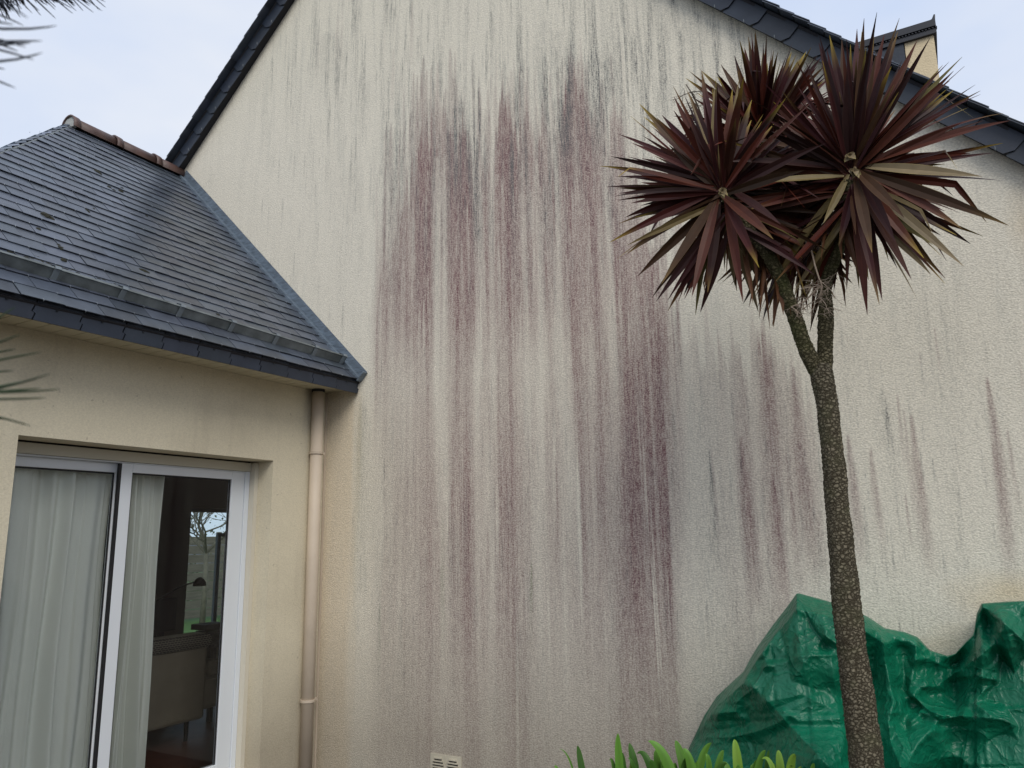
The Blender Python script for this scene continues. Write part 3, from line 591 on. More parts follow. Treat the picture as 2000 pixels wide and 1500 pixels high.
# downpipe
PX, PY = -4.242, 4.438; dp = MB(); dp.tube([(PX, PY, .02), (PX, PY, ZU-.02)], .046, 28); dpo = dp.build('downpipe', M['pvc'], ext, smooth=False)
for p in dpo.data.polygons: p.use_smooth = len(p.vertices) == 4
c_ = MB(); c_.tube([(PX, PY, ZU-.022), (PX, PY, ZU-.001)], .050, 24); c_.build('pipe_socket', M['rubber'], dpo)
for z in (EYE+.655, EYE-1.155):
    c_ = MB(); c_.tube([(PX, PY, z-.009), (PX, PY, z+.009)], .0545, 24); c_.box((XE+.0005, PY-.014, z-.007), (PX-.045, PY+.014, z+.007)); c_.box((PX-.01, PY+.052, z-.010), (PX+.02, PY+.075, z+.010)); c_.build('pipe_clip', M['pvc'], dpo)
bead = MB(); bead.box((XE-.01, YG-.016, .02), (XE+.012, YG-.001, ZU-.001)); bead.build('corner_bead', M['pvc'], ext)
# sliding door: frame plane
XD = -4.50
door = empty('sliding_door', (XD, 3.1, .12)); door.parent = ext; door.matrix_parent_inverse = pmi(ext)
zt_ = oz-.012; b = MB()
b.box((XD-.06, oy0-.0, EYE+.4985), (XD+.012, oy1-.036, oz-.012)); b.build('shutter_box', M['box'], door)
b = MB(); b.box((XD-.06, oy0+.03, oz-.0118), (XD+.006, oy1-.04, oz-.0005)); b.build('shutter_slot', M['black'], door)
for ya, yb in ((oy1-.035, oy1-.001), (oy0+.001, oy0+.035)):
    b = MB(); b.box((XD-.06, ya, .13), (XD+.05, yb, oz-.013)); b.build('shutter_guide', M['alu_cream'], door)
b = MB()
b.box((XD-.10, oy1-.075, .13), (XD+.0, oy1-.036, EYE+.4965)); b.box((XD-.10, oy0+.036, .13), (XD+.0, oy0+.075, EYE+.4965)); b.box((XD-.10, oy0+.075, EYE+.490), (XD-.004, oy1-.075, EYE+.4965)); b.box((XD-.10, oy0+.075, .121), (XD+.0, oy1-.075, .16))
b.build('frame', M['alu'], door, bevel=.002)
def panel(y0, y1, x, z0, z1, sl_, sr, tr, nm):
    b = MB(); d_ = .04
    b.box((x-d_, y0, z0), (x, y0+sl_, z1)); b.box((x-d_, y1-sr, z0), (x, y1, z1)); b.box((x-d_, y0+sl_, z1-tr), (x, y1-sr, z1)); b.box((x-d_, y0+sl_, z0), (x, y1-sr, z0+.10))
    p = b.build('door_panel', M['alu'], door, bevel=.003)
    g_ = MB(); g_.box((x-.022, y0+sl_-.0, z0+.10), (x-.018, y1-sr, z1-tr)); g_.build('pane', M['glass'], p)
    g_ = MB(); w_ = .010
    for q in (((x-.017, y0+sl_, z0+.1), (x-.012, y0+sl_+w_, z1-tr)), ((x-.017, y1-sr-w_, z0+.1), (x-.012, y1-sr, z1-tr)), ((x-.017, y0+sl_+w_, z1-tr-w_), (x-.012, y1-sr-w_, z1-tr))): g_.box(*q)
    g_.build('seal', M['rubber'], p)
panel(oy0+.076, 3.045, XD-.055, .165, EYE+.489, .05, .045, .058, 'l')
panel(3.008, oy1-.077, XD-.008, .165, EYE+.489, .076, .115, .056, 'r')
b = MB(); b.box((XD-.030, 2.992, .17), (XD-.008, 3.0075, EYE+.484)); b.build('meeting_seal', M['rubber'], door)
# ------------------------------------------------------------------ curtains
def curtain(name, y0, y1, x, label, seed, nf, lean=0):
    nu, nv = 260, 40; u_ = np.linspace(0, 1, nu); v_ = np.linspace(0, 1, nv); U, Vv = np.meshgrid(u_, v_, indexing='ij')
    r = np.random.default_rng(seed); d = np.zeros_like(U)
    for k in range(7):
        f = r.uniform(nf*.4, nf*1.6); d += r.uniform(.008, .028)*np.sin(2*pi*f*U + r.uniform(0, 6) + .7*np.sin(3*Vv+k))
    d += .020*np.sign(np.sin(2*pi*nf*.6*U+seed))*np.abs(np.sin(2*pi*nf*.6*U+seed))**.35
    P = np.stack([x+d*(.7+.5*Vv), y0+(y1-y0)*U+lean*Vv+.006*np.sin(9*Vv+U*8), 2.52-Vv*(2.36)], -1)
    o = grid_mesh(name, P, M['curtain']); tag(o, label, 'curtain'); return o
curtain('curtain', 2.10, 3.04, -4.66, 'wide sheer pale curtain filling the left pane of the patio door', 3, 7)
curtain('curtain', 3.05, 3.40, -4.66, 'narrow gathered sheer curtain behind the right pane of the patio door', 8, 5)
# ------------------------------------------------------------------ things in the room
ac = empty('armchair', (-5.9, 4.4, .13), 'beige armchair seen from behind through the door with woven dark cover', 'armchair')
b = MB(); b.box((-6.45, 4.02, .36), (-5.62, 4.98, .60)); b.build('seat', M['fabric'], ac, bevel=.04)
b = MB(); b.box((-5.78, 4.0, .30), (-5.60, 4.66, .93)); b.build('backrest', M['fabric'], ac, bevel=.03)
wm = mat('woven_throw', (.12, .11, .09), .95, bump=.5, bscale=150); t = wm.node_tree
ck = N(t, 'ShaderNodeTexBrick'); ck.inputs['Scale'].default_value = 16; ck.inputs['Color1'].default_value = (.04, .035, .03, 1); ck.inputs['Color2'].default_value = (.06, .05, .045, 1); ck.inputs['Mortar'].default_value = (.32, .29, .23, 1)
ck.inputs['Mortar Size'].default_value = .03; tcx = N(t, 'ShaderNodeTexCoord'); mpx = N(t, 'ShaderNodeSeparateXYZ'); t.links.new(tcx.outputs['Object'], mpx.inputs[0]); cmb = N(t, 'ShaderNodeCombineXYZ'); t.links.new(mpx.outputs['Y'], cmb.inputs[0]); t.links.new(mpx.outputs['Z'], cmb.inputs[1])
t.links.new(cmb.outputs[0], ck.inputs['Vector']); t.links.new(ck.outputs['Color'], t.nodes['Principled BSDF'].inputs['Base Color'])
b = MB(); b.box((-5.82, 3.97, .86), (-5.57, 4.69, .985)); b.build('cover', wm, ac, bevel=.05)
for y in (4.0, 4.86):
    b = MB(); b.box((-6.40, y, .40), (-5.80, y+.12, .72)); b.build('armrest', M['fabric'], ac, bevel=.03)
for x, y in ((-6.4, 4.06), (-6.4, 4.9), (-5.72, 4.06), (-5.72, 4.58)):
    b = MB(); b.tube([(x, y, .13), (x, y, .37)], [.016, .024], 10); b.build('leg', M['lamp_black'], ac)
tb = empty('side_table', (-6.3, 5.5, .13), 'dark side table behind the armchair carrying books and lamp', 'table')
b = MB(); b.box((-6.75, 5.1, .78), (-6.05, 5.85, .82)); b.build('tabletop', M['book'], tb, bevel=.004)
for x, y in ((-6.72, 5.13), (-6.72, 5.8), (-6.1, 5.13), (-6.1, 5.8)):
    b = MB(); b.box((x-.02, y-.02, .13), (x+.02, y+.02, .779)); b.build('leg', M['book'], tb)
c0 = atX(362, 1231, -6.3)
b = MB()
for i, (w_, h_, ox) in enumerate(((.34, .045, 0), (.30, .035, .02), (.26, .05, -.01))):
    zz = .822+i*.05; b.box((-6.42+ox, 5.14+ox, zz), (-6.42+ox+.22, 5.14+ox+w_, zz+h_))
tag(b.build('book_stack', M['book'], bevel=.003), 'stack of dark books on the side table behind the armchair', 'books')
lp = atX(390, 1137, -6.3)
la = empty('desk_lamp', (-6.3, 5.0, .82), 'black desk lamp with bent arm and dome shade before the far window', 'lamp')
b = MB(); b.tube([(lp.x, lp.y-.48, .825), (lp.x, lp.y-.48, .99)], [.07, .03], 20); b.build('base', M['lamp_black'], la)
b = MB(); b.tube([(lp.x, lp.y-.48, .99), (lp.x, lp.y-.46, lp.z-.14), (lp.x, lp.y-.22, lp.z-.03), (lp.x, lp.y-.03, lp.z+.01)], .007, 8); b.build('arm', M['lamp_black'], la)
b = MB(); b.tube([(lp.x, lp.y, lp.z+.045), (lp.x, lp.y, lp.z+.03), (lp.x, lp.y, lp.z+.0), (lp.x, lp.y, lp.z-.035)], [.012, .035, .055, .062], 20); b.build('shade', M['lamp_black'], la, smooth=True)
mn = empty('monitor', (-6.9, 4.9, .9), 'dark flat screen on a foot standing left of the books', 'screen')
b = MB(); b.box((-6.62, 4.72, .92), (-6.58, 5.08, 1.22)); b.build('screen', M['book'], mn, bevel=.006)
b = MB(); b.box((-6.64, 4.86, .13), (-6.56, 4.94, .92)); b.build('stand', M['book'], mn)
# ------------------------------------------------------------------ garden beyond the far window
fe = empty('garden_fence', (-15, 12, 0), 'weathered grey-brown horizontal board fence seen through the far window', 'fence')
b = MB(); r = random.Random(2)
for k in range(9): b.box((-15.02+r.uniform(-.01, .01), 5, .06+k*.2), (-15.0+.012, 24, .06+k*.2+.185))
b.build('boards', M['wood_fence'], fe)
for k in range(11):
    b = MB(); b.box((-15.11, 5+k*1.9, 0), (-15.03, 5.09+k*1.9, 1.95)); b.build('post', M['wood_fence'], fe)
bark2 = mat('garden_bark', (.14, .125, .09), .9, bump=.6, bscale=40, var=.3, vscale=10)
gtp = atX(394, 1225, -13.0)
gtree = empty('bare_tree', (gtp.x, gtp.y, 0), 'leafless fruit tree with tangled twigs on the lawn beyond the far window', 'tree')
b = MB(); b.tube([(gtp.x, gtp.y, 0), (gtp.x, gtp.y+.02, .8), (gtp.x, gtp.y, 1.55)], [.06, .05, .045], 10); b.build('trunk', bark2, gtree, smooth=True)
b = MB(); r = random.Random(6)
def grow(p, d, l, rad, dep):
    q = p+d*l; mid = p.lerp(q, .5)+Vector((r.uniform(-.1, .1), r.uniform(-.1, .1), r.uniform(-.05, .05)))*l
    b.tube([p, mid, q], [max(rad, .005), max(rad*.8, .0045), max(rad*.62, .004)], 5, cap=False)
    if dep == 0: return
    for k in range(3 if dep > 1 else 2):
        nd = (d+Vector((r.uniform(-.8, .8), r.uniform(-.9, .9), r.uniform(-.35, .7)))).normalized(); grow(q if k else mid, nd, l*r.uniform(.65, .9), rad*.6, dep-1)
for k in range(6): grow(Vector((gtp.x, gtp.y, 1.5)), Vector((r.uniform(-.7, .7), r.uniform(-1, 1), r.uniform(.4, 1))).normalized(), .60, .030, 5)
b.build('crown', bark2, gtree)
fh_ = empty('distant_house', (-38, 33, 0), 'distant pale house with grey roof glimpsed past the bare tree', 'house')
hp_ = atX(408, 1085, -38)
b = MB(); b.box((-42, hp_.y-4, 0), (-38, hp_.y+3, hp_.z-.9)); b.build('wall', mat('far_cream', (.55, .52, .42), .9), fh_)
b = MB(); b.prism([(-37.6, hp_.y-4.3, hp_.z-.9), (-42.4, hp_.y-4.3, hp_.z-.9), (-40, hp_.y-4.3, hp_.z+1.0)], (0, 7.6, 0)); b.build('roof', M['slate_fascia'] if False else mat('far_slate', (.09, .09, .10), .7), fh_)
def leafy(name, c, sx, sy, sz, n, label, seed):
    r = random.Random(seed); b = MB()
    for i in range(n):
        p = Vector((r.gauss(0, .42)*sx, r.gauss(0, .42)*sy, abs(r.gauss(0, .5))*sz))+c; s_ = r.uniform(.02, .05)
        a1 = Vector((r.uniform(-1, 1), r.uniform(-1, 1), r.uniform(-1, 1))).normalized()*s_; a2 = a1.orthogonal().normalized()*s_*.6
        b.add([p-a1, p+a2, p+a1, p-a2], [(0, 1, 2, 3)], tint(r, .4))
    o = b.build(name, mat(name+'_leaf', (.07, .085, .03), .8, tint=True), col=True); return tag(o, label, 'hedge')
leafy('hedge', Vector((-17.5, 14.5, .2)), 1.2, 6, 1.5, 9000, 'dull green hedge growing behind the board fence', 12)
# open casement leaf outside the far window
lf = MB(); lx = RX-.45
p0 = atX(426, 1041, lx); yb0 = p0.y; zt2 = p0.z; yb1 = yb0+.45; zb2 = wz0+.05
for a, c in (((lx-.04, yb0, zb2), (lx, yb0+.055, zt2)), ((lx-.04, yb1-.05, zb2), (lx, yb1, zt2)), ((lx-.04, yb0+.055, zt2-.05), (lx, yb1-.05, zt2)), ((lx-.04, yb0+.055, zb2), (lx, yb1-.05, zb2+.05))): lf.box(a, c)
lo_ = lf.build('casement', M['dark_alu'], fw)
# ------------------------------------------------------------------ green tarpaulin
outl = [(1300,1560),(1335,1500),(1345,1462),(1375,1398),(1400,1360),(1430,1332),(1452,1312),(1466,1285),(1480,1262),(1510,1220),(1535,1188),(1556,1159),(1600,1171),(1640,1183),(1690,1206),(1725,1229),(1765,1236),(1790,1246),(1815,1272),(1850,1283),(1866,1278),(1888,1254),(1902,1240),(1908,1200),(1918,1180),(1960,1177),(2000,1175),(2100,1172),(2200,1200),(2300,1300),(2380,1500)]
ox, oy = zip(*outl)
folds = [  # polyline in px, height (m, + toward the viewer), width px
 ([(1556,1162),(1520,1215),(1485,1270),(1450,1330),(1400,1400)], .07, 30), ([(1558,1164),(1575,1195),(1600,1235),(1632,1256)], .06, 16), ([(1566,1180),(1590,1230),(1615,1262)], -.05, 12),
 ([(1480,1305),(1520,1298),(1560,1283),(1640,1280)], .020, 9), ([(1380,1440),(1430,1440),(1480,1428),(1530,1408)], .03, 10), ([(1530,1390),(1560,1408),(1640,1404)], .02, 8),
 ([(1494,1230),(1492,1280),(1500,1300)], .03, 10), ([(1556,1162),(1562,1260),(1590,1400),(1600,1500)], .012, 8), ([(1600,1172),(1625,1300),(1650,1480)], .012, 8),
 ([(1695,1210),(1722,1245),(1730,1300),(1745,1370),(1735,1410),(1740,1450),(1760,1500)], .10, 22), ([(1712,1232),(1705,1300),(1700,1400)], -.06, 20), ([(1765,1240),(1790,1262),(1786,1300),(1775,1350)], .05, 16),
 ([(1735,1235),(1760,1252),(1790,1250)], .04, 10), ([(1790,1290),(1812,1285),(1806,1330)], .04, 12), ([(1868,1312),(1820,1290),(1792,1262)], .05, 18), ([(1870,1312),(1910,1285),(1940,1258)], .06, 16), ([(1868,1312),(1830,1340),(1800,1342)], .04, 14),
 ([(1870,1290),(1868,1316)], -.12, 26), ([(1905,1240),(1880,1270),(1860,1300)], -.05, 16), ([(1915,1181),(1960,1215),(1992,1245),(2040,1290)], .10, 22), ([(1925,1200),(1945,1250),(1960,1300),(1985,1360),(2005,1420)], -.12, 18),
 ([(1955,1235),(1975,1290),(1990,1345),(2010,1400)], .09, 16), ([(1938,1230),(1950,1275),(1948,1330)], .05, 8), ([(1870,1322),(1905,1320),(1942,1328)], .04, 10), ([(1868,1322),(1866,1395),(1850,1400)], -.06, 18),
 ([(1785,1360),(1815,1388),(1843,1398),(1880,1398)], .09, 14), ([(1760,1345),(1790,1375),(1830,1405)], -.07, 18), ([(1780,1410),(1800,1392),(1830,1400)], .05, 12), ([(1770,1500),(1790,1455),(1835,1405),(1880,1398),(1960,1405),(2030,1440)], .11, 34),
 ([(1905,1402),(1890,1440),(1880,1500)], .010, 5), ([(1930,1340),(1900,1372),(1935,1395)], .04, 12), ([(1395,1340),(1440,1330),(1470,1345),(1440,1370)], .03, 12), ([(1440,1330),(1470,1305)], -.05, 16), ([(1390,1395),(1440,1390),(1450,1405)], .03, 10),
 ([(1680,1290),(1660,1340),(1680,1500)], -.05, 26), ([(1745,1420),(1765,1460),(1755,1500)], .04, 10)]
tw_ = [(1300, .05), (1450, .16), (1560, .26), (1700, .34), (1860, .34), (1915, .42), (2000, .45), (2380, .2)]
tx_, ty_ = zip(*tw_)
NU, NV = 560, 300; us = np.linspace(1300, 2380, NU); PP = np.zeros((NU, NV, 3))
tops = np.interp(us, ox, oy)
vrow = np.concatenate([np.linspace(-1, 0, 14)[:-1], np.linspace(0, 1, NV-13)**1.0])
PXg = np.repeat(us[:, None], NV, 1); PYg = tops[:, None] + np.maximum(vrow, 0)[None, :]*(1760-tops)[:, None]
H = np.zeros_like(PXg)
for pl, h_, w_ in folds:
    best = np.full_like(PXg, 1e9)
    for (x0, y0), (x1, y1) in zip(pl[:-1], pl[1:]):
        dx, dy = x1-x0, y1-y0; tt = np.clip(((PXg-x0)*dx+(PYg-y0)*dy)/(dx*dx+dy*dy), 0, 1)
        best = np.minimum(best, np.hypot(PXg-x0-tt*dx, PYg-y0-tt*dy))
    H += h_*np.clip(1-best/(w_*1.5), 0, 1)**1.3
def facets(npts, slope, seed, ylo=1140, yhi=1780):
    g = np.random.default_rng(seed); F_ = np.full_like(PXg, -1e9)
    for _ in range(npts):
        cx, cy = g.uniform(1280, 2400), g.uniform(ylo, yhi); a_ = g.uniform(-1, 1)*slope*.028; an = g.uniform(0, 6.28); m_ = np.full_like(PXg, -1e9)
        for k in range(g.integers(3, 6)):
            th = an+k*1.35+g.uniform(-.4, .4); sl_ = slope*.0028*g.uniform(.35, 1.5); m_ = np.maximum(m_, ((PXg-cx)*math.cos(th)+(PYg-cy)*math.sin(th))*sl_)
        F_ = np.maximum(F_, a_-m_)
    return F_-F_.mean()
H += .9*facets(60, .60, 1)-.75*facets(150, .42, 2)+.6*facets(420, .42, 3)-.7*facets(900, .40, 4)
for i in range(NU):
    for j in range(NV):
        p = Vector((PXg[i, j]/160, PYg[i, j]/160, 1.7)); q_ = noise.noise(p*1.1); n3 = abs(noise.noise(Vector((p.x*7+p.y*2, p.y*7-p.x*2, 4))))
        H[i, j] += .05*q_+.010*(.3-n3)*max(0, noise.noise(p*1.7+Vector((3, 3, 3)))+.35)
H = np.maximum(H, -.17)
# folds pressed in when the sheet was packed: a faint square grid
for k in range(14):
    cx = 1330+k*83+6*(k % 3); H += .007*np.clip(1-np.abs(PXg-cx-(PYg-1300)*.06)/7, 0, 1)*(1 if k % 2 else -1)
for k in range(6):
    cy = 1285+k*112; H += .007*np.clip(1-np.abs(PYg-cy+(PXg-1600)*.03)/7, 0, 1)*(1 if k % 2 else -1)
# square fold memory of the packed sheet
edge = np.clip(np.maximum(vrow, 0)/.05, 0, 1)[None, :]
outer = np.interp(us, tx_, ty_)[:, None]+.45*np.maximum(vrow, 0)[None, :]**.8
for i in range(NU):
    for j in range(NV):
        v_ = vrow[j]
        if v_ >= 0:
            dep = YG-.03-(outer[i, j]+H[i, j]*(.25+.75*edge[0, j])); dep = min(dep, YG-.012); q = atY(PXg[i, j], PYg[i, j], dep)
        else:
            d0 = YG-.03-(outer[i, NV-1-(NV-1)]*0+np.interp(us[i], tx_, ty_)+H[i, 13]*.25); q0 = atY(us[i], tops[i], min(d0, YG-.012)); q = q0+Vector((0, (YG-.008-q0.y)*(-v_), -.10*(-v_)**2))
        PP[i, j] = (q.x, q.y, max(q.z, .006))
tp_ = mat('tarpaulin', (.002, .125, .064), .37, spec=.42, bump=.3, bscale=45, var=.16, vscale=3, detail=6)
t = tp_.node_tree; lk = t.links.new; pb_ = t.nodes['Principled BSDF']; tcn = N(t, 'ShaderNodeTexCoord'); prev = None
for sc_i, st_ in ((7, .65), (17, .55), (42, .4)):
    nn_ = N(t, 'ShaderNodeTexNoise'); nn_.inputs['Scale'].default_value = sc_i; nn_.inputs['Detail'].default_value = 2; nn_.inputs['Distortion'].default_value = .6; lk(tcn.outputs['Object'], nn_.inputs['Vector'])
    m1_ = N(t, 'ShaderNodeMath', operation='SUBTRACT'); m1_.inputs[1].default_value = .5; lk(nn_.outputs['Fac'], m1_.inputs[0]); m2_ = N(t, 'ShaderNodeMath', operation='ABSOLUTE'); lk(m1_.outputs[0], m2_.inputs[0])
    m3_ = N(t, 'ShaderNodeMath', operation='POWER'); m3_.inputs[1].default_value = .7; lk(m2_.outputs[0], m3_.inputs[0])
    bq = N(t, 'ShaderNodeBump'); bq.invert = True; bq.inputs['Strength'].default_value = st_; bq.inputs['Distance'].default_value = .25/sc_i; lk(m3_.outputs[0], bq.inputs['Height'])
    if prev: lk(prev, bq.inputs['Normal'])
    prev = bq.outputs['Normal']
lk(prev, pb_.inputs['Normal'])
tpo = grid_mesh('tarpaulin', PP, tp_, smooth=True)
tag(tpo, 'crumpled glossy green tarpaulin draped over a heap against the stained wall', 'tarpaulin')
# ------------------------------------------------------------------ cordyline
TY = 3.4
tree = empty('cordyline_tree', (atY(1700, 1500, TY).x, TY, 0), 'purple-leaved cordyline with slender forked corky trunk in front of the stained wall', 'tree')
def bark_mat(name, c1, c2, c3):
    m = bpy.data.materials.new(name); m.use_nodes = True; t = m.node_tree; b = t.nodes['Principled BSDF']; lk = t.links.new; b.inputs['Roughness'].default_value = .95; b.inputs['Specular IOR Level'].default_value = .15
    tc = N(t, 'ShaderNodeTexCoord'); mp = N(t, 'ShaderNodeMapping'); mp.inputs['Scale'].default_value = (1, 1, 1.25); lk(tc.outputs['Object'], mp.inputs['Vector'])
    wn = N(t, 'ShaderNodeTexNoise'); wn.inputs['Scale'].default_value = 45; wn.inputs['Detail'].default_value = 5; wn.inputs['Roughness'].default_value = .7; lk(mp.outputs['Vector'], wn.inputs['Vector'])
    wm_ = N(t, 'ShaderNodeVectorMath', operation='MULTIPLY_ADD'); wm_.inputs[1].default_value = (.036, .036, .026); lk(wn.outputs['Color'], wm_.inputs[0]); lk(mp.outputs['Vector'], wm_.inputs[2])
    vo = N(t, 'ShaderNodeTexVoronoi', feature='DISTANCE_TO_EDGE'); vo.inputs['Scale'].default_value = 60; lk(wm_.outputs[0], vo.inputs['Vector'])
    r_ = N(t, 'ShaderNodeValToRGB'); e = r_.color_ramp.elements; e[0].position = .0; e[0].color = (*c1, 1); e[1].position = .20; e[1].color = (*c2, 1); lk(vo.outputs['Distance'], r_.inputs['Fac'])
    ns = N(t, 'ShaderNodeTexNoise'); ns.inputs['Scale'].default_value = 9; lk(mp.outputs['Vector'], ns.inputs['Vector']); mxx = N(t, 'ShaderNodeMixRGB'); mxx.inputs['Color2'].default_value = (*c3, 1)
    mg = N(t, 'ShaderNodeMapRange'); mg.inputs['From Min'].default_value = .45; mg.inputs['From Max'].default_value = .7; mg.inputs['To Max'].default_value = .6; lk(ns.outputs['Fac'], mg.inputs['Value']); lk(mg.outputs['Result'], mxx.inputs['Fac']); lk(r_.outputs['Color'], mxx.inputs['Color1'])
    lk(mxx.outputs['Color'], b.inputs['Base Color'])
    sm = N(t, 'ShaderNodeMapRange'); sm.inputs['From Max'].default_value = .25; lk(vo.outputs['Distance'], sm.inputs['Value'])
    bp = N(t, 'ShaderNodeBump'); bp.inputs['Strength'].default_value = .9; bp.inputs['Distance'].default_value = .008; lk(sm.outputs['Result'], bp.inputs['Height']); lk(bp.outputs['Normal'], b.inputs['Normal'])
    return m
M['bark'] = bark_mat('corky_bark', (.050, .039, .024), (.20, .175, .122), (.13, .13, .07))
M['bark_up'] = bark_mat('mossy_bark', (.045, .040, .020), (.19, .165, .10), (.11, .125, .045))
def limb(name, pts, mat_, amp=.0045, rings_per=1, parent=tree):
    # pts: (px, py, y, width_px) -> smooth tube with corky relief
    C = [atY(p[0], p[1], p[2]) for p in pts]; Rr = [p[3]*(c-CAM).dot(CF)/FPX/2 for p, c in zip(pts, C)]
    if len(pts[0]) > 4 and pts[0][4]: C[0].z = 0
    # resample by Catmull-Rom
    out = []; rad = []
    for i in range(len(C)-1):
        p0, p1, p2, p3 = C[max(i-1, 0)], C[i], C[i+1], C[min(i+2, len(C)-1)]; n_ = max(4, int((p2-p1).length/.006))
        for k in range(n_):
            t = k/n_; out.append(.5*((2*p1)+(p2-p0)*t+(2*p0-5*p1+4*p2-p3)*t*t+(3*p1-p0-3*p2+p3)*t**3)); rad.append(Rr[i]+(Rr[i+1]-Rr[i])*t)
    out.append(C[-1]); rad.append(Rr[-1]); n_ = 72; V_ = np.zeros((len(out), n_+1, 3)); ref = None
    for i, p in enumerate(out):
        t = (out[min(i+1, len(out)-1)]-out[max(i-1, 0)]).normalized()
        if ref is None: ref = t.cross(Vector((0, 1, 0))).normalized()
        ref = (ref-t*ref.dot(t)).normalized(); q = t.cross(ref)
        for k in range(n_+1):
            a = 2*pi*(k % n_)/n_; dv = ref*cos(a)+q*sin(a); s_ = p+dv*rad[i]
            dd = noise.voronoi(Vector((s_.x*62, s_.y*62, s_.z*72)))[0]; h_ = min(dd[1]-dd[0], .5)*2*amp + .006*noise.noise(s_*9)
            v = p+dv*(rad[i]+h_-amp*.6); V_[i, k] = v
    return grid_mesh(name, V_, mat_, parent)
limb('trunk', [(1712,1790,3.42,74,1),(1693,1500,3.40,64),(1672,1330,3.40,58),(1655,1190,3.40,53),(1645,1080,3.40,49),(1634,966,3.40,45),(1624,860,3.40,42),(1614,780,3.40,42),(1606,738,3.40,44),(1604,712,3.40,34)], M['bark'])
limb('branch', [(1604,760,3.40,30),(1598,728,3.40,33),(1578,690,3.38,31),(1562,650,3.35,29),(1542,590,3.30,28),(1520,535,3.26,26),(1502,503,3.22,25),(1482,476,3.19,23),(1450,430,3.15,22),(1412,378,3.10,20)], M['bark_up'])
limb('branch', [(1610,760,3.40,30),(1611,715,3.41,30),(1612,660,3.41,30),(1613,600,3.41,29),(1612,565,3.40,26),(1622,525,3.37,24),(1638,486,3.33,22),(1650,440,3.28,21),(1664,350,3.20,20)], M['bark_up'])
limb('branch', [(1612,590,3.42,24),(1606,560,3.44,22),(1592,520,3.50,22),(1572,470,3.56,20),(1556,410,3.62,18)], M['bark_up'])
limb('branch', [(1500,505,3.24,20),(1490,440,3.40,20),(1492,360,3.52,18),(1500,260,3.62,16)], M['bark_up'])
# leaves
lfm = bpy.data.materials.new('cordyline_leaf'); lfm.use_nodes = True; t = lfm.node_tree; b_ = t.nodes['Principled BSDF']; lk = t.links.new
at = N(t, 'ShaderNodeAttribute', attribute_name='tint'); b_.inputs['Roughness'].default_value = .5; b_.inputs['Specular IOR Level'].default_value = .2
nz_ = N(t, 'ShaderNodeTexNoise'); nz_.inputs['Scale'].default_value = 18; nz_.inputs['Detail'].default_value = 4; tcl = N(t, 'ShaderNodeTexCoord'); lk(tcl.outputs['Object'], nz_.inputs['Vector'])
mrl = N(t, 'ShaderNodeMapRange'); mrl.inputs['To Min'].default_value = .65; mrl.inputs['To Max'].default_value = 1.35; lk(nz_.outputs['Fac'], mrl.inputs['Value'])
sc_ = N(t, 'ShaderNodeVectorMath', operation='SCALE'); lk(at.outputs['Color'], sc_.inputs[0]); lk(mrl.outputs['Result'], sc_.inputs['Scale']); lk(sc_.outputs[0], b_.inputs['Base Color'])
DARK = [(.068, .013, .011), (.046, .010, .010), (.100, .022, .013), (.056, .015, .017), (.034, .011, .010), (.088, .027, .017), (.070, .034, .016)]
OLIVE = [(.13, .095, .04), (.17, .13, .06), (.10, .085, .025), (.20, .155, .09)]
YEL = (.30, .22, .03)
def leaf(mb, p0, d, length, width, up_, droop, r, colr, tipc, side=0.0, curl=None, split=False):
    d = d.normalized(); s_ = d.cross(up_)
    if s_.length < .1: s_ = d.cross(Vector((1, 0, 0)))
    s_.normalize(); s_ = (Matrix.Rotation(side, 3, d) @ s_); n_ = 14; p = p0.copy(); dd = d.copy(); vs = []; cs = []; step = length/n_
    kink = r.randint(8, 12) if r.random() < (.12 if curl is None else curl) else None
    ec = [min(1, c*1.5+.012) for c in colr]; edgec = (ec[0]*1.25, ec[1]*1.25, ec[2]*.9)
    for i in range(n_+1):
        t = i/n_; w_ = width*(.34+.66*sin(min(1, t/.45)*pi/2)) if t < .45 else width*(1-((t-.45)/.55)**1.7)
        w_ = max(w_, .0012); nrm = s_.cross(dd).normalized()
        th = .30*w_*(1-t*.6)
        vs += [p-s_*w_/2+nrm*th*.6, p-s_*w_*.44+nrm*th*.5, p-nrm*th*.1, p+s_*w_*.44+nrm*th*.5, p+s_*w_/2+nrm*th*.6]
        k = max(0, (t-.72)/.28)**1.5; c = [a+(b2-a)*k for a, b2 in zip(colr, tipc)]; e_ = [a+(b2-a)*k for a, b2 in zip(edgec, tipc)]
        mid = [q*1.12 for q in c]
        cs += [(*e_, 1), (*c, 1), (*mid, 1), (*c, 1), (*e_, 1)]
        dr = droop*(t**1.4)
        dd = (dd+Vector((0, 0, -1))*dr*step*4).normalized()
        if kink and i == kink: dd = (dd+Vector((r.uniform(-.5, .5), r.uniform(-.3, .3), -r.uniform(.8, 1.6)))).normalized(); s_ = (s_-dd*s_.dot(dd)).normalized()
        s_ = (s_-dd*s_.dot(dd)).normalized(); p = p+dd*step
    b = len(mb.v); mb.v += [tuple(v) for v in vs]; mb.c += cs
    mb.f += [(b+i*5+k, b+i*5+k+1, b+(i+1)*5+k+1, b+(i+1)*5+k) for i in range(n_) for k in range(4)]
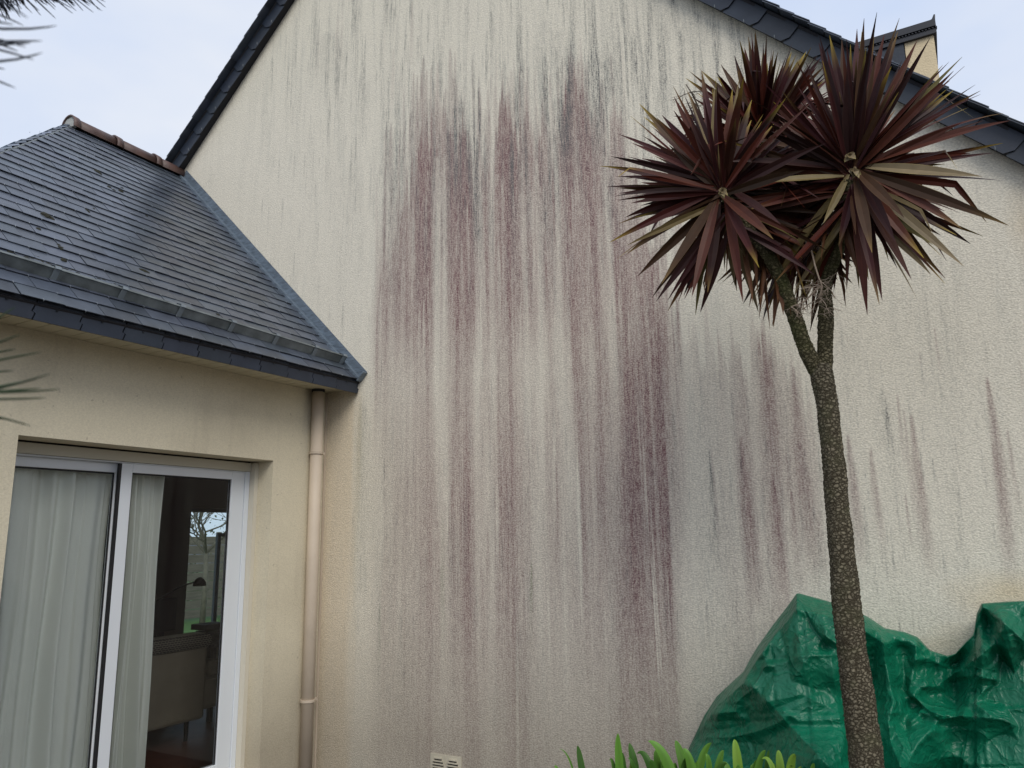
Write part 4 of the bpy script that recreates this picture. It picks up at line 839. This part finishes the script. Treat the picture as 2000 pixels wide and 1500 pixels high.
def crown(c_px, yc, nleaf, lmin, lmax, seed, tips=(), ax=(0, 0, 1), lo=-.85, camsup=.55, olive=.2, spread=None, back=False):
    r = random.Random(seed); mb = MB(); c = atY(*c_px, yc); axis = Vector(ax).normalized(); tocam = (CAM-c).normalized()
    a1 = axis.orthogonal().normalized(); a2 = axis.cross(a1)
    got = 0
    def colors(el, r):
        if r.random() < olive*(1.5 if el < -.15 else .12): c_ = r.choice(OLIVE); tip = [q*1.2 for q in c_]
        else:
            c_ = r.choice(DARK); k = r.uniform(.45, .95); c_ = tuple(q*k for q in c_); tip = r.choice([c_, c_, tuple(q*1.3 for q in c_), YEL, (.16, .10, .03)])
        return c_, tip
    while got < nleaf:
        z = r.uniform(lo, 1.0); ph = r.uniform(0, 2*pi); q = sqrt(max(0, 1-z*z)); d = axis*z+(a1*cos(ph)+a2*sin(ph))*q
        if d.dot(tocam) > camsup: continue
        el = d.z; cl, tp2 = colors(el, r); ln = r.uniform(lmin, lmax)*(1.0 if el < .3 else 1.03)
        p0 = c+d*.02-axis*max(0, .35-z)*r.uniform(.03, .13)+axis*r.uniform(-.03, .03)+Vector((r.uniform(-1, 1), r.uniform(-1, 1), 0))*.012
        leaf(mb, p0, d, ln, r.uniform(.020, .038), (Vector((0, 0, .35))+tocam*r.uniform(.2, 1.1)).normalized(), r.uniform(.02, .42)*(1.0 if el < .5 else .35), r, cl, tp2, side=r.uniform(-.9, .9)); got += 1
    for tx2, ty2, dyy, wpx in tips:
        wpx = min(wpx, 25)
        e = atY(tx2, ty2, yc+dyy); d = e-c; L_ = d.length; cl, tp2 = colors(d.z/L_, r); dr = r.uniform(.0, .30)*(1 if abs(d.z) < .8*L_ else .4)
        d2 = d.normalized()+Vector((0, 0, dr*.45)); sh = Vector((r.uniform(-.02, .02), 0, r.uniform(-.025, .02))); leaf(mb, c+d2*.02+sh, (e-c-sh).normalized()+Vector((0, 0, dr*.45)), L_*1.0, wpx*(c-CAM).dot(CF)/FPX*.80, (tocam+Vector((0, 0, .3))).normalized(), dr, r, cl, tp2, side=r.uniform(-.4, .4), curl=0)
    o = mb.build('leaf_crown', lfm, tree, col=True); return o, c
t1 = [(1207,270,-.05,17),(1250,208,-.1,22),(1262,240,0,20),(1188,373,-.05,12),(1212,358,.05,14),(1195,478,-.15,20),(1243,497,-.1,20),(1214,445,0,18),(1258,530,0,24),(1297,548,-.1,24),(1337,540,.05,24),(1357,565,-.1,24),(1385,552,0,24),(1318,192,.05,22),(1342,178,0,24),(1372,150,.1,24),(1395,170,-.05,26),(1430,182,0,26),(1470,195,.05,24),(1520,215,0,24),(1640,268,.1,22),(1600,300,-.1,20),(1560,345,-.2,22),(1450,588,0,22),(1480,520,-.1,22),(1500,470,-.15,24),(1232,228,.1,6),(1234,312,.1,10),(1258,322,0,18),(1290,265,0,14),(1515,440,-.1,22),(1435,250,-.2,22),(1350,235,-.15,24),(1300,235,0,24)]
t2 = [(1975,248,-.1,24),(1960,443,-.15,34),(1900,350,-.1,28),(1866,128,.05,14),(1905,192,0,14),(1925,245,.05,14),(1832,148,0,26),(1790,85,0,24),(1752,68,.05,26),(1727,75,0,26),(1706,70,.1,26),(1674,60,0,26),(1683,64,.1,20),(1645,85,.1,28),(1622,80,.05,28),(1601,92,0,30),(1582,300,0,14),(1880,472,.1,26),(1862,505,0,28),(1824,522,.1,26),(1770,530,0,28),(1722,583,.05,26),(1692,595,0,30),(1655,548,.1,16),(1888,130,0,6),(1868,450,-.1,26),(1800,500,-.1,30),(1700,480,-.2,34),(1745,470,-.15,32),(1762,430,-.2,28),(1715,585,-.1,20),(1800,210,.1,24),(1740,140,-.1,30),(1690,130,-.1,32),(1655,150,-.15,30),(1850,170,.1,20),(1640,470,.0,22),(1612,430,-.05,18),(1840,400,.1,30),(1760,235,-.05,26)]
t3 = [(1375,146,0,20),(1410,130,.05,20),(1435,112,.1,18),(1455,98,0,24),(1475,103,.1,24),(1491,99,0,26),(1508,120,.1,20),(1546,105,0,26),(1572,110,.1,26),(1600,122,0,22),(1400,150,0,22),(1640,190,.1,20),(1620,160,.1,18),(1530,140,0,24),(1440,140,-.1,26),(1485,150,-.1,26)]
t4 = [(1415,540,0,16),(1457,586,0,24),(1480,575,.1,20),(1500,535,0,20),(1430,555,.1,16),(1520,560,.1,18),(1660,520,.1,16),(1640,500,.1,16),(1545,520,0,20),(1572,545,.1,18),(1600,560,.1,16),(1690,470,.1,16)]
crown((1410, 372), 3.10, 235, .28, .50, 41, t1, ax=(-.1, -.15, 1), camsup=.28, olive=.16)
crown((1665, 335), 3.20, 215, .30, .56, 42, t2, ax=(.1, -.1, 1), camsup=.25, olive=.20)
crown((1488, 272), 3.60, 190, .32, .47, 43, t3, ax=(0, 0, 1), camsup=.9, olive=.10, lo=-.5)
crown((1556, 410), 3.64, 160, .30, .44, 44, t4, ax=(.1, .2, 1), camsup=.9, olive=.08, lo=-.95)
# dead brown leaves hanging under the heads
r = random.Random(90); b = MB()
for (px, py, yy, n_, sp) in ((1440, 415, 3.2, 7, 40), (1480, 470, 3.25, 9, 40), (1560, 470, 3.5, 16, 60), (1600, 480, 3.5, 10, 40), (1655, 400, 3.25, 7, 30), (1505, 500, 3.3, 6, 20)):
    for k in range(n_):
        c = atY(px+r.uniform(-sp, sp), py+r.uniform(-30, 30), yy+r.uniform(-.06, .08)); d = Vector((r.uniform(-.35, .35), r.uniform(-.3, .2), -1)).normalized(); k_ = r.uniform(.5, 1.1)
        leaf(b, c, d, r.uniform(.18, .36), r.uniform(.014, .028), (CAM-c).normalized(), .1, r, tuple(q*k_ for q in (.13, .055, .025)), tuple(q*k_ for q in (.20, .10, .04)), side=r.uniform(-1, 1), curl=.4)
b.build('dead_leaves', lfm, tree, col=True)
# pale twisted bracts at the crown hearts and the dry flower panicle
r = random.Random(77)
for (px, py, yy, n_) in ((1410, 374, 3.02, 5), (1668, 335, 3.12, 4), (1660, 305, 3.12, 3)):
    c = atY(px, py, yy); b = MB()
    for k in range(n_):
        d = Vector((r.uniform(-1, 1), r.uniform(-.5, .1), r.uniform(-.9, .3))).normalized(); leaf(b, c-d*.02, d, r.uniform(.035, .065), .026, Vector((0, -1, 0)), .9, r, (.17, .13, .075), (.24, .20, .07), side=r.uniform(-1, 1), curl=1)
    b.build('bract', lfm, tree, col=True)
def panicle(path, n_sub, seed, colr, parent=tree):
    r = random.Random(seed); b = MB(); P_ = [atY(*p) for p in path]; b.tube(P_, [.0045*(1-i/len(P_)*.5) for i in range(len(P_))], 6)
    def sub(p, d, l, rad, dep):
        pts = [p]; 
        for k in range(5):
            d = (d+Vector((r.uniform(-.45, .45), r.uniform(-.45, .45), r.uniform(-.5, .35)))).normalized(); pts.append(pts[-1]+d*l/5)
        b.tube(pts, [rad*(1-k*.13) for k in range(6)], 4)
        if dep:
            for k in range(r.randint(2, 4)): sub(pts[r.randint(1, 4)], Vector((r.uniform(-1, 1), r.uniform(-.6, .6), r.uniform(-1, .3))).normalized(), l*.6, rad*.6, dep-1)
    for k in range(n_sub):
        i = r.randint(1, len(P_)-1); sub(P_[i], Vector((r.uniform(-1, 1), r.uniform(-.7, .7), r.uniform(-1, .4))).normalized(), r.uniform(.06, .13), .0022, 2)
    return b.build('flower_stalk', colr, parent)
dry = mat('dry_stalk', (.38, .30, .23), .9, var=.2); dry2 = mat('dark_stalk', (.09, .07, .05), .9)
panicle([(1550,452,3.3),(1572,470,3.28),(1585,490,3.27),(1592,520,3.26),(1600,545,3.26),(1606,560,3.27),(1600,580,3.28)], 9, 5, dry)
panicle([(1600,560,3.3),(1585,575,3.3),(1570,590,3.3),(1545,600,3.28)], 5, 6, dry)
panicle([(1380,250,3.5),(1362,205,3.45),(1350,180,3.4),(1340,165,3.4)], 9, 7, dry2)
# ------------------------------------------------------------------ strap-leaved plants at the bottom of the wall
gl = bpy.data.materials.new('strap_leaf'); gl.use_nodes = True; t = gl.node_tree; b_ = t.nodes['Principled BSDF']; at = N(t, 'ShaderNodeAttribute', attribute_name='tint'); t.links.new(at.outputs['Color'], b_.inputs['Base Color']); b_.inputs['Roughness'].default_value = .5; b_.inputs['Specular IOR Level'].default_value = .25
b_.inputs['Subsurface Weight'].default_value = 0.0
def strap(mb, P4, width, r, colr):
    n_ = 22; tw = r.uniform(-.45, .45); pts = []
    for i in range(n_+1):                    # cubic through the four control points
        t = i/n_; q = 1-t; pts.append(P4[0]*q**3+P4[1]*3*q*q*t+P4[2]*3*q*t*t+P4[3]*t**3)
    b = len(mb.v); vs = []; cs = []; k0 = r.uniform(.85, 1.15)
    for i, p in enumerate(pts):
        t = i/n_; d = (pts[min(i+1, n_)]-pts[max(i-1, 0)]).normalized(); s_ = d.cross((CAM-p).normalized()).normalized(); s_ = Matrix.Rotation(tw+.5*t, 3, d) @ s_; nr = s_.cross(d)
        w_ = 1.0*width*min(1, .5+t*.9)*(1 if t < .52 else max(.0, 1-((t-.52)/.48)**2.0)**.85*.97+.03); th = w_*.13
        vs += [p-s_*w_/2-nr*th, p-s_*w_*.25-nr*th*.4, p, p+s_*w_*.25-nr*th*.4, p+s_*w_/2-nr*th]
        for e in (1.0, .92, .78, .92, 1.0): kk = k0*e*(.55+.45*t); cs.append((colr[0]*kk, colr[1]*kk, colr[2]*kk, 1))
    mb.v += [tuple(v) for v in vs]; mb.c += cs
    mb.f += [(b+i*5+j, b+i*5+j+1, b+(i+1)*5+j+1, b+(i+1)*5+j) for i in range(n_) for j in range(4)]
G1, G2, G3 = (.045, .125, .016), (.11, .26, .035), (.20, .36, .045)
# leaf: (tip x, tip y, bend x, bend y, entry x at the frame's foot, width px, colour)
plants = [
 ('small clump with one dark upright strap leaf standing alone left, nearest the air vent', (1150, 1660), 3.75, [(1092,1462,1120,1475,1135,5,G2),(1128,1456,1132,1480,1146,12,G1),(1082,1496,1092,1500,1105,9,G2),(1172,1512,1160,1520,1150,10,G1)]),
 ('strap-leaved plant with one tall upright bright leaf beside the lone dark clump', (1230, 1660), 3.7, [(1207,1432,1206,1465,1216,15,G2),(1190,1484,1200,1478,1212,9,G2),(1216,1470,1214,1490,1222,14,G1),(1229,1451,1234,1478,1262,15,G1),(1236,1492,1232,1500,1235,13,G3),(1226,1480,1240,1490,1262,9,G1)]),
 ('broad clump of arching light green strap leaves before the tarpaulin corner', (1320, 1670), 3.65, [(1266,1447,1300,1462,1345,18,G2),(1244,1472,1268,1462,1290,13,G1),(1280,1465,1284,1480,1296,20,G2),(1319,1446,1326,1466,1368,18,G2),(1334,1462,1350,1478,1372,16,G2),(1390,1451,1368,1470,1352,15,G2),(1378,1472,1388,1482,1404,13,G2),(1414,1466,1404,1478,1396,13,G2),(1300,1478,1290,1490,1310,16,G2),(1345,1480,1335,1490,1330,16,G1),(1270,1485,1275,1495,1290,15,G1),(1318,1490,1320,1500,1322,18,G2),(1360,1488,1362,1498,1365,15,G2),(1420,1492,1405,1490,1385,12,G1)]),
 ('strap-leaved plant with a single bright leaf against the green tarpaulin', (1450, 1670), 3.65, [(1434,1444,1440,1462,1450,18,G3),(1410,1490,1425,1490,1440,12,G2),(1496,1466,1484,1478,1462,14,G2),(1502,1465,1500,1482,1488,8,G1),(1470,1496,1475,1490,1458,12,G2),(1480,1484,1474,1496,1470,14,G2),(1440,1494,1444,1500,1448,14,G2)]),
 ('pale lime tuft of short rounded strap leaves nearest the cordyline trunk', (1535, 1670), 3.6, [(1520,1465,1522,1482,1530,15,G3),(1554,1474,1545,1482,1528,17,G3),(1488,1482,1512,1474,1532,10,G3),(1548,1496,1540,1492,1530,14,G3),(1590,1491,1588,1500,1580,12,G2),(1505,1492,1515,1495,1525,12,G2),(1566,1500,1560,1502,1548,14,G3)])]
r = random.Random(15)
for lab, base, yy, lv in plants:
    b0 = atY(base[0], base[1], yy); b0.z = 0; mb = MB()
    for (x, y, bx_, by_, ex_, wd_, cl) in lv:
        q = yy+r.uniform(-.10, .10); tip = atY(x, y, q); bend = atY(bx_, by_-10, q+r.uniform(-.02, .02)); ent = atY(ex_, 1545, (q+yy)/2)
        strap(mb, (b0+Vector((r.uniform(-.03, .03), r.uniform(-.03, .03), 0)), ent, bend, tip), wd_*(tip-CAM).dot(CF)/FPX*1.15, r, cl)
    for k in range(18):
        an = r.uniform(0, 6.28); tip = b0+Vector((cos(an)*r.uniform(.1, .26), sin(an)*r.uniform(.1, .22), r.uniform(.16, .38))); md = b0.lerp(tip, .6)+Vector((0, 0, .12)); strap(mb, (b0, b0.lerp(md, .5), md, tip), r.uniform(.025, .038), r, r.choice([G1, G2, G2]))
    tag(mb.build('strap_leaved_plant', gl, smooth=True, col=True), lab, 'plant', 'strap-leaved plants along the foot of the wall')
# ------------------------------------------------------------------ pine at the left edge, close to the camera
pine = empty('pine_tree', (-1.9, .35, 0), 'pine tree reaching soft dark needles into the left edge of the view', 'pine tree')
pb = mat('pine_bark', (.07, .05, .035), .95, bump=.8, bscale=30); pn = mat('pine_needle', (.022, .040, .016), .6, spec=.2); pn2 = mat('dark_needle', (.008, .012, .022), .6, spec=.2)
b = MB(); b.tube([(-1.9, .35, 0), (-1.88, .33, 1.5), (-1.9, .30, 3.2), (-1.86, .34, 4.2)], [.13, .11, .08, .03], 14); b.build('trunk', pb, pine, smooth=True)
def twig(pts, rad): 
    b = MB(); b.tube(pts, rad, 6); b.build('branch', pb, pine)
def bunch(lst, mat_, rad):                  # list of (root px,py,dist, tip px,py,dist, bend)
    b = MB()
    for (x0, y0, d0, x1, y1, d1, bend) in lst:
        p, q = atD(x0, y0, d0), atD(x1, y1, d1); m_ = p.lerp(q, .5)+CU*bend*(q-p).length
        pts = [p*(1-t)**2+m_*2*t*(1-t)+q*t*t for t in (0, .2, .4, .6, .8, .94, 1)]; b.tube(pts, [rad*.8, rad, rad, rad*.95, rad*.8, rad*.55, rad*.2], 5)
    return b.build('needles', mat_, pine, smooth=True)
R1 = atD(-170, 790, .60); twig([Vector((-1.88, .33, 1.6)), Vector((-1.2, .42, 1.72)), R1], [.02, .012, .006])
low = [(-150,760,.60,118,760,.55,-.05),(-150,775,.60,90,777,.55,-.03),(-150,790,.60,98,730,.52,-.03),(-150,792,.6,70,741,.53,.02),(-150,770,.6,80,758,.58,-.02),(-150,740,.6,80,688,.58,.03),(-150,735,.6,40,653,.56,.03),(-150,745,.6,26,724,.6,.03),(-150,790,.6,60,832,.55,.05),(-150,720,.6,30,682,.62,.02),(-150,730,.6,30,600,.62,.05),(-150,800,.6,20,820,.6,.02)]
bunch(low, pn, .00085)
R2 = atD(-160, 70, .62); twig([Vector((-1.88, .30, 2.4)), Vector((-1.2, .40, 2.3)), R2], [.02, .012, .006])
upn = [(-150,20,.6,110,50,.55,-.14),(-150,90,.6,82,80,.55,.02),(-150,95,.6,60,84,.57,.0),(-150,60,.6,35,100,.6,.12),(-150,100,.6,82,103,.52,-.12),(-150,70,.6,66,117,.55,.05),(-150,120,.6,30,172,.58,.08),(-150,110,.6,10,135,.6,.0),(-150,-10,.6,46,50,.7,.05),(-150,-60,.6,54,35,.5,.06),(-150,30,.6,26,48,.55,.03),(-150,60,.6,50,92,.52,.05)]
bunch(upn, pn2, .00085)
r = random.Random(31); tf = []
for i in range(330):
    x = r.uniform(-60, 175); x0 = x-r.uniform(25, 70); y0 = r.uniform(-70, -25); L_ = r.uniform(45, 85)*(1 if x < 130 else .9); ang = r.uniform(.75, 1.35) if x < 70 else r.uniform(.45, .9)
    tf.append((x0, y0, 1.3+r.uniform(-.08, .08), x0+L_*cos(ang)*1.1, min(y0+L_*sin(ang)+r.uniform(-5, 5), 44), 1.3+r.uniform(-.08, .08), r.uniform(-.03, .03)))
for q in ((100,-40,1.3,183,25,1.3,0),(120,-40,1.3,200,22,1.3,0),(130,-50,1.3,207,15,1.3,0),(130,-35,1.3,206,4,1.3,0)): tf.append(q)
bunch(tf, pn2, .00080)
twig([Vector((-1.88, .32, 3.0)), atD(-200, -120, 1.4), atD(-20, -50, 1.3), atD(130, -40, 1.3)], [.02, .012, .008, .003])
